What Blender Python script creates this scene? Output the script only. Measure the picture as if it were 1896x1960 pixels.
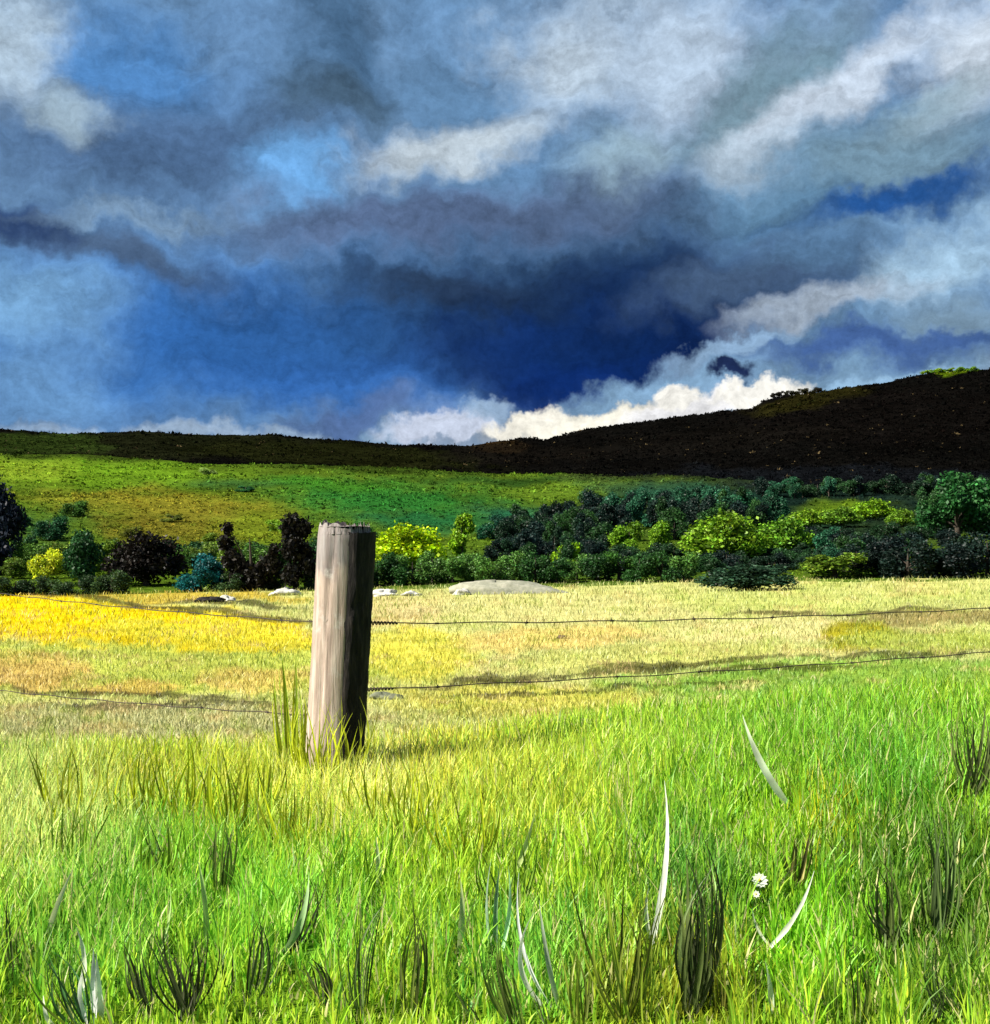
import bpy, math, random
import numpy as np
from mathutils import Vector, Matrix

for o in list(bpy.data.objects):
    bpy.data.objects.remove(o, do_unlink=True)
scene = bpy.context.scene
COL = scene.collection
rng = np.random.default_rng(7)
random.seed(7)

# ------------------------------------------------------------------ camera
CAMZ, F, CX, HY = 1.15, 2400.0, 948.0, 1050.0        # photo measured on a 1896 x 1960 grid
cam_d = bpy.data.cameras.new('camera')
cam = bpy.data.objects.new('camera', cam_d); COL.objects.link(cam)
cam.location = (0, 0, CAMZ)
cam.rotation_euler = (math.radians(90), 0, 0)
cam_d.sensor_fit = 'HORIZONTAL'; cam_d.sensor_width = 36
cam_d.lens = 36 * F / 1896
cam_d.shift_y = (HY - 980) / 1896
cam_d.clip_start = 0.05; cam_d.clip_end = 40000
scene.camera = cam
scene.render.resolution_x = 990; scene.render.resolution_y = 1024
scene.view_settings.view_transform = 'Standard'
scene.view_settings.look = 'None'
scene.view_settings.gamma = 1
EXPO = 1.3
scene.view_settings.exposure = EXPO
scene.cycles.max_bounces = 5; scene.cycles.diffuse_bounces = 3; scene.cycles.transmission_bounces = 3; scene.cycles.glossy_bounces = 2

def lin(c):
    return tuple(((v / 255) / 12.92 if v / 255 <= 0.04045 else ((v / 255 + 0.055) / 1.055) ** 2.4) for v in c)

# ------------------------------------------------------------------ sun
SUN_EL = math.radians(40)
toward = Vector((-math.cos(math.radians(18)) * math.cos(SUN_EL), -math.sin(math.radians(18)) * math.cos(SUN_EL), math.sin(SUN_EL)))
sl = bpy.data.lights.new('sun', 'SUN'); sl.energy = 5.0; sl.angle = math.radians(0.6); sl.color = (1, 0.94, 0.84)
sun = bpy.data.objects.new('sun', sl); COL.objects.link(sun)
sun.rotation_euler = (-toward).to_track_quat('-Z', 'Y').to_euler()
sun.location = toward * 60

# ------------------------------------------------------------------ sky (world): clear blue behind storm cloud, laid out by azimuth and elevation
world = bpy.data.worlds.new('World'); scene.world = world; world.use_nodes = True
nt = world.node_tree; nt.nodes.clear()
N = lambda t: nt.nodes.new(t)
L = lambda a, b: nt.links.new(a, b)
SKYS = 0.1
wo = N('ShaderNodeOutputWorld'); bg = N('ShaderNodeBackground'); bg.inputs[1].default_value = SKYS
L(bg.outputs[0], wo.inputs[0])
tc = N('ShaderNodeTexCoord')
sx = N('ShaderNodeSeparateXYZ'); L(tc.outputs['Generated'], sx.inputs[0])
def M(op, a, b=None, c=None):
    n = N('ShaderNodeMath'); n.operation = op
    for i, v in enumerate((a, b, c)):
        if v is None: continue
        if isinstance(v, (int, float)): n.inputs[i].default_value = v
        else: L(v, n.inputs[i])
    return n.outputs[0]
az = M('ARCTAN2', sx.outputs[0], sx.outputs[1])
el = M('ARCSINE', sx.outputs[2])
cb = N('ShaderNodeCombineXYZ'); L(az, cb.inputs[0]); L(el, cb.inputs[1])
def wnoise(vec, scale, detail=5, rough=0.55, stretch=None, loc=(0, 0, 0)):
    if stretch:
        mp = N('ShaderNodeMapping'); L(vec, mp.inputs[0]); mp.inputs['Scale'].default_value = stretch
        mp.inputs['Rotation'].default_value = (0, 0, loc[2]); mp.inputs['Location'].default_value = (loc[0], loc[1], 0)
        vec = mp.outputs[0]
    n = N('ShaderNodeTexNoise'); n.inputs['Scale'].default_value = scale; n.inputs['Detail'].default_value = detail
    n.inputs['Roughness'].default_value = rough; L(vec, n.inputs['Vector'])
    return n
def vmath(op, a, b):
    n = N('ShaderNodeVectorMath'); n.operation = op
    for i, v in enumerate((a, b)):
        if isinstance(v, tuple): n.inputs[i].default_value = v
        else: L(v, n.inputs[i])
    return n.outputs[0]
def warp(amount, scale, detail=4):
    n = wnoise(tc.outputs['Generated'], scale, detail, 0.6)
    d = vmath('SUBTRACT', n.outputs['Color'], (0.5, 0.5, 0.5))
    d = vmath('MULTIPLY', d, (amount, amount * 0.75, 0))
    return d
w1 = warp(0.15, 7.0, 3); w2 = warp(0.05, 40.0, 4)
vec_soft = vmath('ADD', vmath('ADD', cb.outputs[0], w1), w2)
vec_crisp = vmath('ADD', vmath('ADD', cb.outputs[0], vmath('MULTIPLY', w1, (0.28, 0.28, 0))), vmath('MULTIPLY', w2, (1.0, 1.0, 0)))
def sc(c):
    l = lin(c); k = 1 / (2 ** EXPO) / SKYS
    return (l[0] * k, l[1] * k, l[2] * k, 1)
sky = N('ShaderNodeTexSky'); sky.sky_type = 'NISHITA'; sky.sun_disc = False
sky.sun_elevation = SUN_EL; sky.sun_rotation = math.atan2(toward.x, toward.y)
hs = N('ShaderNodeHueSaturation'); hs.inputs['Saturation'].default_value = 1.25; hs.inputs['Value'].default_value = 0.42
L(sky.outputs[0], hs.inputs['Color'])
def mix(f, a, b):
    n = N('ShaderNodeMix'); n.data_type = 'RGBA'
    if isinstance(f, (int, float)): n.inputs[0].default_value = f
    else: L(f, n.inputs[0])
    for i, v in ((6, a), (7, b)):
        if isinstance(v, tuple): n.inputs[i].default_value = v
        else: L(v, n.inputs[i])
    return n.outputs[2]
def mrange(v, a, b, c=0.0, d=1.0, smooth=True):
    n = N('ShaderNodeMapRange'); n.interpolation_type = 'SMOOTHSTEP' if smooth else 'LINEAR'
    L(v, n.inputs[0])
    for i, x in enumerate((a, b, c, d)): n.inputs[i + 1].default_value = x
    return n.outputs[0]
ncl = wnoise(tc.outputs['Generated'], 3.2, 4, 0.58)
base = mix(mrange(ncl.outputs[0], 0.38, 0.60), hs.outputs[0], sc((108, 138, 168)))
ncl2 = wnoise(tc.outputs['Generated'], 5.1, 4, 0.6)
base = mix(mrange(ncl2.outputs[0], 0.5, 0.72, 0, 0.75), base, sc((190, 205, 220)))
def azel(px, py):
    x = (px - CX) / F; z = (HY - py) / F
    return math.atan(x), math.atan2(z, math.hypot(1, x))
cur = base
def blob(px, py, rx, ry, rot, col, s=1.0, inner=0.25, crisp=False):
    global cur
    a, e = azel(px, py)
    mp = N('ShaderNodeMapping'); mp.vector_type = 'TEXTURE'
    L(vec_crisp if crisp else vec_soft, mp.inputs[0])
    mp.inputs['Location'].default_value = (a, e, 0)
    mp.inputs['Rotation'].default_value = (0, 0, math.radians(rot))
    mp.inputs['Scale'].default_value = (rx / F, ry / F, 1)
    ln = N('ShaderNodeVectorMath'); ln.operation = 'LENGTH'; L(mp.outputs[0], ln.inputs[0])
    cur = mix(mrange(ln.outputs['Value'], 1.25, inner, 0, s), cur, sc(col))
SKYB = [
 (950, 300, 1600, 700, 0, (104, 144, 186), .8),
 (300, 640, 900, 210, 0, (70, 122, 185), .95),
 (40, 90, 120, 120, 0, (190, 212, 230), .85), (250, 120, 150, 110, 0, (78, 136, 200), .8),
 (440, 80, 150, 90, 0, (104, 142, 184), .8), (630, 90, 110, 140, 10, (62, 94, 126), .8),
 (300, 300, 420, 120, 0, (78, 108, 148), .9), (150, 215, 80, 70, 0, (168, 190, 202), .7),
 (420, 190, 120, 60, 0, (88, 128, 175), .5),
 (620, 210, 140, 60, 0, (66, 88, 105), .7), (560, 350, 120, 65, 0, (108, 165, 220), .95),
 (860, 170, 150, 90, 0, (96, 134, 172), .8),
 (830, 290, 210, 62, 17, (200, 214, 224), .9), (1090, 110, 160, 120, 25, (196, 214, 230), .9),
 (1310, 130, 180, 170, 0, (192, 210, 228), .8), (1200, 330, 190, 80, 0, (150, 176, 190), .8),
 (1470, 210, 90, 210, -35, (116, 146, 160), .85), (1590, 170, 280, 62, 40, (208, 222, 238), .9),
 (1690, 320, 260, 120, 8, (118, 150, 170), .9), (1840, 90, 110, 140, 0, (214, 226, 238), .85),
 (1780, 200, 120, 60, 20, (140, 165, 178), .7),
 (1500, 420, 200, 55, 5, (92, 132, 165), .8), (1730, 402, 230, 34, 7, (30, 82, 150), .95),
 (820, 440, 480, 66, 3, (88, 106, 142), .85), (1150, 420, 280, 80, 0, (82, 102, 134), .8),
 (210, 490, 330, 40, -12, (74, 96, 126), .9), (20, 415, 110, 45, -15, (40, 62, 104), .9),
 (250, 420, 210, 24, 3, (130, 160, 190), .75),
 (70, 580, 190, 80, -10, (122, 170, 214), .95), (60, 720, 190, 100, 0, (108, 156, 206), .9),
 (520, 640, 420, 120, 0, (48, 104, 176), .9), (700, 720, 320, 60, 0, (52, 108, 185), .8),
 (1080, 580, 620, 135, 4, (34, 62, 102), .93), (850, 565, 280, 44, -5, (40, 58, 84), .85),
 (1230, 650, 380, 100, 9, (16, 46, 98), .97), (1190, 690, 260, 72, 8, (8, 28, 74), .95), (1200, 600, 420, 95, 5, (20, 42, 80), .8), (1000, 670, 330, 70, 4, (16, 48, 108), .75),
 (1060, 730, 200, 50, 5, (14, 46, 112), .8),
 (1430, 560, 230, 60, 12, (74, 98, 130), .8), (1800, 510, 180, 62, 18, (166, 200, 226), .95),
 (1600, 592, 220, 34, 14, (176, 192, 210), .9), (1560, 500, 120, 40, 10, (92, 130, 168), .7),
 (1840, 600, 110, 42, 8, (122, 150, 172), .85), (1850, 640, 90, 18, 0, (50, 78, 128), .8),
 (1640, 678, 330, 36, 5, (66, 98, 156), .95), (700, 790, 150, 42, 10, (82, 108, 158), .85),
 (350, 822, 420, 22, -1, (168, 190, 214), .8),
]
for b in SKYB:
    blob(*b)
SKYC = [
 (1260, 742, 230, 34, 12, (136, 174, 208), .95, .4), (1390, 672, 150, 20, 13, (140, 172, 204), .9, .4),
 (1700, 735, 240, 20, 8, (150, 188, 220), .9, .4),
 (850, 815, 110, 32, 4, (196, 206, 226), 1, .7), (930, 780, 60, 26, 0, (150, 176, 204), .9, .6),
 (1020, 818, 95, 30, 8, (250, 246, 232), 1, .75), (1060, 798, 46, 30, 0, (250, 246, 232), 1, .75),
 (1170, 806, 150, 27, 8, (250, 246, 230), 1, .75), (1350, 780, 170, 28, 9, (244, 244, 246), 1, .75),
 (1450, 758, 105, 24, 6, (250, 248, 240), 1, .75), (1280, 756, 40, 26, 0, (250, 248, 240), 1, .75),
 (1395, 716, 46, 19, 0, (20, 34, 78), .97, .6), (900, 845, 120, 14, 3, (120, 140, 165), .8, .5),
]
for b in SKYC:
    blob(*b, crisp=True)
# fine wisps and granular cloud texture over everything, whole dome
f1 = wnoise(vec_soft, 26, 5, 0.68, stretch=(0.45, 1.3, 1), loc=(0, 0, 0.25))
f2 = wnoise(tc.outputs['Generated'], 120, 3, 0.7)
g = M('ADD', mrange(f1.outputs[0], 0.25, 0.75, 0.62, 1.36, False), mrange(f2.outputs[0], 0.2, 0.8, -0.19, 0.19, False))
vs = N('ShaderNodeVectorMath'); vs.operation = 'SCALE'; L(cur, vs.inputs[0]); L(g, vs.inputs['Scale'])
L(vs.outputs[0], bg.inputs[0])

# ------------------------------------------------------------------ helpers
def P(px, py, d):
    return Vector(((px - CX) / F * d, d, CAMZ + (HY - py) / F * d))
def link(o, parent=None):
    COL.objects.link(o)
    if parent is not None: o.parent = parent
    return o
def tag(o, label=None, cat=None, group=None, kind=None):
    if label: o['label'] = label
    if cat: o['category'] = cat
    if group: o['group'] = group
    if kind: o['kind'] = kind
    return o
def empty(name, loc):
    o = bpy.data.objects.new(name, None); o.empty_display_size = 0.1; o.location = loc
    return link(o)
def mesh_np(name, verts, faces, cols=None, smooth=False):
    """faces: (n,k) int array; cols per-vertex rgb (linear)"""
    me = bpy.data.meshes.new(name)
    verts = np.asarray(verts, np.float32); faces = np.asarray(faces, np.int32)
    n, k = faces.shape
    me.vertices.add(len(verts)); me.vertices.foreach_set('co', verts.ravel())
    me.loops.add(n * k); me.loops.foreach_set('vertex_index', faces.ravel())
    me.polygons.add(n)
    me.polygons.foreach_set('loop_start', np.arange(0, n * k, k, dtype=np.int32))
    me.polygons.foreach_set('loop_total', np.full(n, k, np.int32))
    if smooth: me.polygons.foreach_set('use_smooth', np.ones(n, bool))
    if cols is not None:
        a = me.attributes.new('tint', 'FLOAT_COLOR', 'POINT')
        c4 = np.ones((len(verts), 4), np.float32); c4[:, :3] = cols
        a.data.foreach_set('color', c4.ravel())
    me.update(calc_edges=True); me.validate()
    return me
def obj(name, me, mat=None, parent=None):
    o = bpy.data.objects.new(name, me)
    if mat is not None and not me.materials: me.materials.append(mat)
    return link(o, parent)
_perm = np.random.default_rng(3).random((256, 256))
def vnoise(x, y):
    xi = np.floor(x).astype(int); yi = np.floor(y).astype(int); fx = x - xi; fy = y - yi
    fx = fx * fx * (3 - 2 * fx); fy = fy * fy * (3 - 2 * fy)
    g = lambda i, j: _perm[i % 256, j % 256]
    return (g(xi, yi) * (1 - fx) + g(xi + 1, yi) * fx) * (1 - fy) + (g(xi, yi + 1) * (1 - fx) + g(xi + 1, yi + 1) * fx) * fy
def fbm(x, y, o=4):
    s = 0; a = 0.5; t = 0
    for i in range(o):
        s = s + a * vnoise(x * 2 ** i + 17.3 * i, y * 2 ** i + 5.1 * i); t += a; a *= 0.5
    return s / t                                     # 0..1
LC = lambda c: np.array(lin(c))

# ------------------------------------------------------------------ land heights (given as the photo row where each distance is seen)
def table(d, ds, ys): return np.interp(np.log(d), np.log(ds), ys)
def field_row(px, d):
    t = np.clip((px - 0) / 1896, -0.3, 1.3)
    l = table(d, [9, 12, 20, 40, 70, 110, 150, 260], [1530, 1470, 1385, 1290, 1208, 1160, 1134, 1110])
    r = table(d, [9, 12, 20, 40, 70, 110, 150, 260], [1530, 1465, 1375, 1270, 1180, 1128, 1100, 1082])
    return l * (1 - t) + r * t
def hill_row(px, d):
    t = np.clip(px / 1896, -0.3, 1.3)
    l = table(d, [125, 150, 250, 400, 600, 760, 1000], [1158, 1128, 1050, 962, 896, 870, 910])
    r = table(d, [125, 150, 250, 400, 600, 760, 1000], [1122, 1094, 1044, 990, 950, 930, 960])
    return l * (1 - t) + r * t
RX = [-900, -300, 0, 130, 300, 420, 590, 760, 900, 960, 1000, 1040, 1110, 1180, 1290, 1440, 1470, 1490, 1540, 1690, 1790, 1896, 2200, 2900]
RY = [850, 815, 822, 831, 828, 836, 839, 851, 855, 845, 838, 843, 829, 815, 800, 785, 766, 762, 752, 735, 712, 706, 690, 760]
def moor_row(px, d):
    ridge = np.interp(px, RX, RY)
    t = np.clip(px / 1896, -0.3, 1.3)
    foot = 915 * (1 - t) + 985 * t
    s = np.clip((np.log(d) - math.log(640)) / (math.log(1400) - math.log(640)), 0, 1)
    s = 1 - (1 - s) ** 1.6
    row = foot * (1 - s) + ridge * s
    back = np.clip((d - 1400) / 1600, 0, 1)
    return row + back * (HY - 10 - row)
def row_z(rowf, px, d): return CAMZ + (HY - rowf(px, d)) / F * d
def field_z(x, d):
    px = CX + F * x / d
    return row_z(field_row, px, d) + (fbm(x * 0.15, d * 0.15, 3) - 0.5) * 0.3 * np.clip((d - 10) / 20, 0, 1)
def hill_z(x, d):
    px = CX + F * x / d
    return row_z(hill_row, px, d) + (fbm(x * 0.012, d * 0.012, 4) - 0.5) * 8 * np.clip((d - 150) / 150, 0, 1)
def moor_z(x, d):
    px = CX + F * x / d
    return row_z(moor_row, px, d) + (fbm(x * 0.02, d * 0.02, 4) - 0.5) * 7 + (fbm(x * 0.12, d * 0.12, 3) - 0.5) * 2.2
BXc = [-30, -6, -3, -0.9, 0.2, 0.9, 2.0, 3.5, 6, 30]
BYc = [1455, 1455, 1450, 1462, 1410, 1378, 1352, 1330, 1325, 1330]
def bank_z(x, y):
    dc = 7.6 + 1.8 * np.clip((x + 1) / 4.5, 0, 1)
    zc = CAMZ - (np.interp(x, BXc, BYc) - HY) / F * dc
    t = np.clip((y - 2.5) / (dc - 2.5), 0, 1); t = t * t * (3 - 2 * t)
    z = zc * t + 0.0 * (1 - t)
    over = np.maximum(y - dc, 0)
    z = z - 0.42 * over * np.clip(over / 1.5, 0, 1)
    return z + (fbm(x * 1.3, y * 1.3, 3) - 0.5) * 0.09
def bank_at(px, py):
    """distance at which the bank is seen at that row"""
    ds = np.linspace(1.6, 9.4, 400); x = (px - CX) / F * ds
    rows = HY + (CAMZ - bank_z(x, ds)) / ds * F
    i = int(np.argmin(np.abs(rows - py)))
    for j in range(len(ds)):
        if rows[j] <= py: i = j; break
    return float(ds[i])
def inv(rowf, px, py, lo, hi):
    ds = np.geomspace(lo, hi, 300)
    tabs = rowf(np.asarray(px)[:, None], ds[None, :]) - np.asarray(py)[:, None]
    i = np.argmax(tabs <= 0, axis=1); i[np.all(tabs > 0, axis=1)] = len(ds) - 1
    return ds[i]

# ------------------------------------------------------------------ land cover colours (what grows where)
def paint(px, py, base, patches, seed=0.0, rag=0.55):
    c = np.broadcast_to(np.asarray(base), px.shape + (3,)).copy()
    wx = px + (fbm(px / 60 + seed, py / 28, 4) - 0.5) * 70
    wy = py + (fbm(px / 70 + seed + 40, py / 25 + 9, 4) - 0.5) * 26
    for i, (cx, cy, rx, ry, rot, col, s) in enumerate(patches):
        a = math.radians(rot); dx = wx - cx; dy = -(wy - cy)
        u = (dx * math.cos(a) + dy * math.sin(a)) / rx; v = (-dx * math.sin(a) + dy * math.cos(a)) / ry
        r = np.sqrt(u * u + v * v)
        n = fbm(px / 22 + i * 3.1 + seed, py / 10 + i * 7.7, 3) - 0.5
        w = np.clip((1.1 - r + rag * n) / (0.95 if seed == 5.0 else 0.45), 0, 1); w = w * w * (3 - 2 * w) * s
        c = c * (1 - w[..., None]) + LC(col) * w[..., None]
    return c
A = 0.62   # photo brightness to surface albedo
FIELD_B = LC((212, 212, 128))
FIELD_P = [
 (300, 1275, 620, 70, 0, (196, 205, 84), .9), (200, 1195, 520, 46, -3, (238, 214, 30), 1), (90, 1170, 330, 30, -4, (250, 222, 20), 1),
 (420, 1215, 260, 26, -3, (232, 218, 60), .9), (120, 1135, 520, 14, -2, (206, 180, 62), .9), (60, 1285, 130, 44, 0, (222, 190, 104), .9),
 (480, 1305, 120, 26, 0, (226, 200, 104), .85), (250, 1320, 110, 14, 0, (228, 196, 96), .8), (300, 1385, 500, 34, 0, (196, 192, 128), .9),
 (800, 1250, 130, 62, 0, (232, 222, 84), .9), (1060, 1222, 230, 26, 3, (232, 208, 118), .9), (1000, 1165, 420, 34, 0, (222, 216, 138), .9),
 (760, 1170, 110, 26, 0, (226, 206, 140), .8), (1250, 1260, 300, 30, 3, (212, 212, 116), .9), (1650, 1140, 420, 34, 2, (204, 210, 116), .95),
 (1480, 1205, 240, 24, 2, (228, 220, 144), .9), (1780, 1185, 190, 20, 0, (146, 128, 72), .75), (1640, 1222, 80, 32, 0, (176, 168, 30), .95),
 (1800, 1230, 230, 24, 0, (178, 190, 80), .9), (1800, 1120, 220, 18, 2, (216, 214, 128), .8), (1600, 1300, 520, 42, 2, (142, 184, 66), .95), (1000, 1345, 300, 40, 0, (214, 206, 84), .8),
]
TRACKS = [
 # wheel tracks, drier and browner
 (130, 1140, 240, 5, -7, (86, 78, 44), .85), (420, 1176, 230, 7, -5, (96, 92, 62), .9), (440, 1158, 150, 4, -3, (70, 66, 40), .85),
 (220, 1330, 260, 5, -3, (104, 98, 62), .85), (470, 1352, 160, 5, -2, (110, 104, 66), .8), (230, 1356, 240, 5, -1, (120, 112, 76), .7),
 (900, 1306, 170, 6, 6, (112, 104, 54), .8), (1150, 1290, 260, 5, 5, (104, 98, 46), .85), (1330, 1270, 230, 5, 3, (104, 104, 48), .85),
 (1500, 1280, 210, 5, 2, (100, 104, 44), .85), (950, 1330, 190, 4, 3, (120, 110, 60), .75), (1250, 1312, 300, 4, 3, (112, 118, 50), .75),
 (1700, 1255, 190, 4, 2, (104, 112, 50), .8), (1600, 1170, 260, 4, 1, (124, 116, 68), .7),
]
TRACK_ALL = [(a, b, c, d * 1.3, e, tuple(int(v * .72) for v in g), 0.8) for (a, b, c, d, e, g, h) in TRACKS]
HILL_B = LC((92, 128, 36))
HILL_P = [
 (200, 905, 330, 36, 0, (112, 162, 38), .95), (60, 900, 130, 30, 0, (140, 178, 50), .85), (300, 960, 330, 30, -2, (146, 148, 48), .85),
 (330, 1010, 280, 60, 0, (128, 128, 44), .9), (500, 1010, 130, 50, 0, (124, 150, 40), .85), (100, 1010, 120, 50, 0, (52, 104, 54), .85), (170, 1030, 50, 60, 0, (96, 136, 40), .8),
 (760, 960, 330, 55, -4, (46, 124, 50), .95), (640, 930, 200, 20, -4, (66, 136, 40), .8), (820, 1000, 230, 30, -4, (34, 108, 62), .85), (450, 925, 150, 12, -2, (60, 118, 60), .7),
 (950, 920, 260, 14, 0, (40, 84, 34), .8), (1100, 940, 150, 15, 3, (108, 150, 44), .95), (1130, 915, 80, 16, 0, (74, 100, 46), .8), (1000, 985, 150, 24, -4, (26, 92, 72), .8),
 (1560, 960, 480, 70, 0, (26, 44, 40), 1), (1350, 980, 330, 55, 0, (22, 52, 38), .9), (1240, 905, 200, 24, 0, (34, 44, 30), .9), (1300, 945, 230, 24, -3, (40, 88, 70), .8), (1600, 1000, 420, 90, 0, (24, 44, 38), .85), (1620, 974, 130, 20, 0, (106, 146, 34), .95),
 (1600, 920, 420, 24, 0, (26, 36, 42), .9), (1500, 1010, 120, 30, -10, (66, 118, 84), .7), (1100, 1080, 420, 40, 0, (54, 92, 40), .85), (850, 1090, 200, 40, 0, (72, 112, 44), .8),
 (150, 872, 420, 10, -2, (40, 54, 24), .7), (700, 895, 330, 14, -3, (40, 60, 22), .8),
]
MOOR_B = LC((22, 21, 19))  # dark heather, with the cloud shadow over the moor put into its colour
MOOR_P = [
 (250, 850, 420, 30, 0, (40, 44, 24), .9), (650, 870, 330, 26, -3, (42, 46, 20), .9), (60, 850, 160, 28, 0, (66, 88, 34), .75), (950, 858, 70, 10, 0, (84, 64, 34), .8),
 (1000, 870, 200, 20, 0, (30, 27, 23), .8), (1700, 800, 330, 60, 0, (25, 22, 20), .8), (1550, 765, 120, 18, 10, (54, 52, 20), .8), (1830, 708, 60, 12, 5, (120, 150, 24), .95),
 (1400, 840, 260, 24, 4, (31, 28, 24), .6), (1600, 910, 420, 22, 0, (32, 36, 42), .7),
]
def land(name, rowf, zf, d0, d1, nd, ncol, base, pats, seed, A_, mat, lo=-1100, hi=3000):
    ds = np.geomspace(d0, d1, nd); pxs = np.linspace(lo, hi, ncol)
    D, PX = np.meshgrid(ds, pxs, indexing='ij'); X = (PX - CX) / F * D
    Z = zf(X, D); rows = HY - (Z - CAMZ) / D * F
    cols = paint(PX, rows, base, pats, seed) * A_
    v = np.stack([X, D, Z], -1).reshape(-1, 3)
    i = np.arange(nd * ncol).reshape(nd, ncol)
    f = np.stack([i[:-1, :-1], i[:-1, 1:], i[1:, 1:], i[1:, :-1]], -1).reshape(-1, 4)
    return tag(obj(name, mesh_np(name, v, f, cols.reshape(-1, 3), True), mat), kind='structure')

# ------------------------------------------------------------------ materials
def new_mat(name):
    m = bpy.data.materials.new(name); m.use_nodes = True
    t = m.node_tree; t.nodes.clear()
    return m, t, t.nodes.new, t.links.new
def land_mat(name, scales, bump=0.4, dist=0.3, rough=0.95, var=0.5):
    m, t, n, l = new_mat(name)
    out = n('ShaderNodeOutputMaterial'); b = n('ShaderNodeBsdfPrincipled'); l(b.outputs[0], out.inputs[0])
    b.inputs['Roughness'].default_value = rough; b.inputs['Specular IOR Level'].default_value = 0.0
    at = n('ShaderNodeAttribute'); at.attribute_name = 'tint'
    co = n('ShaderNodeTexCoord'); col = at.outputs['Color']; hsum = None
    for s in scales:
        z = n('ShaderNodeTexNoise'); z.inputs['Scale'].default_value = s; z.inputs['Detail'].default_value = 6; z.inputs['Roughness'].default_value = 0.65
        l(co.outputs['Object'], z.inputs['Vector'])
        r = n('ShaderNodeMapRange'); l(z.outputs[0], r.inputs[0]); r.inputs[1].default_value = 0.3; r.inputs[2].default_value = 0.7
        r.inputs[3].default_value = 1 - var; r.inputs[4].default_value = 1 + var
        vm = n('ShaderNodeVectorMath'); vm.operation = 'SCALE'; l(col, vm.inputs[0]); l(r.outputs[0], vm.inputs['Scale']); col = vm.outputs[0]
        hsum = z.outputs[0]
    l(col, b.inputs['Base Color'])
    bp = n('ShaderNodeBump'); bp.inputs['Strength'].default_value = bump; bp.inputs['Distance'].default_value = dist
    l(hsum, bp.inputs['Height']); l(bp.outputs[0], b.inputs['Normal'])
    return m
def leaf_mat(name, source='tint', trans=0.35, var=0.35, gloss=0.025, rough=0.5):
    m, t, n, l = new_mat(name)
    out = n('ShaderNodeOutputMaterial')
    if source == 'tint':
        at = n('ShaderNodeAttribute'); at.attribute_name = 'tint'; col = at.outputs['Color']
    else:
        oi = n('ShaderNodeObjectInfo'); col = oi.outputs['Color']
        at = n('ShaderNodeAttribute'); at.attribute_name = 'tint'
        mx = n('ShaderNodeMix'); mx.data_type = 'RGBA'; mx.blend_type = 'MULTIPLY'; mx.inputs[0].default_value = 1
        l(col, mx.inputs[6]); l(at.outputs['Color'], mx.inputs[7]); col = mx.outputs[2]
    co = n('ShaderNodeTexCoord')
    z = n('ShaderNodeTexNoise'); z.inputs['Scale'].default_value = 9; z.inputs['Detail'].default_value = 3; l(co.outputs['Object'], z.inputs['Vector'])
    r = n('ShaderNodeMapRange'); l(z.outputs[0], r.inputs[0]); r.inputs[1].default_value = 0.3; r.inputs[2].default_value = 0.7
    r.inputs[3].default_value = 1 - var; r.inputs[4].default_value = 1 + var
    vm = n('ShaderNodeVectorMath'); vm.operation = 'SCALE'; l(col, vm.inputs[0]); l(r.outputs[0], vm.inputs['Scale'])
    d = n('ShaderNodeBsdfDiffuse'); tr = n('ShaderNodeBsdfTranslucent'); g = n('ShaderNodeBsdfGlossy'); g.inputs['Roughness'].default_value = rough
    l(vm.outputs[0], d.inputs[0]); l(vm.outputs[0], tr.inputs[0])
    m1 = n('ShaderNodeMixShader'); m1.inputs[0].default_value = trans; l(d.outputs[0], m1.inputs[1]); l(tr.outputs[0], m1.inputs[2])
    m2 = n('ShaderNodeMixShader'); m2.inputs[0].default_value = gloss; l(m1.outputs[0], m2.inputs[1]); l(g.outputs[0], m2.inputs[2])
    l(m2.outputs[0], out.inputs[0])
    return m
MAT_BANK = land_mat('bank_soil', (3, 40), 0.6, 0.03)
MAT_FIELD = land_mat('field_crop', (0.25, 3.0), 0.7, 0.2, var=0.28)
MAT_HILL = land_mat('hill_pasture', (0.03, 0.35), 0.8, 1.5, var=0.4)
MAT_MOOR = land_mat('moor_heather', (0.02, 0.2), 0.9, 3, var=0.55)
MAT_GRASS = leaf_mat('grass_blades', trans=0.45, var=0.2)
MAT_CROP = leaf_mat('crop_blades', trans=0.3, var=0.15)
MAT_SCRUB = leaf_mat('scrub_leaves', trans=0.2, var=0.3, gloss=0.0)
MAT_TREE = leaf_mat('tree_leaves', source='object', trans=0.25, var=0.5, gloss=0.015)
MAT_BLADE = leaf_mat('broad_blade', trans=0.3, var=0.3, gloss=0.03)

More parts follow.
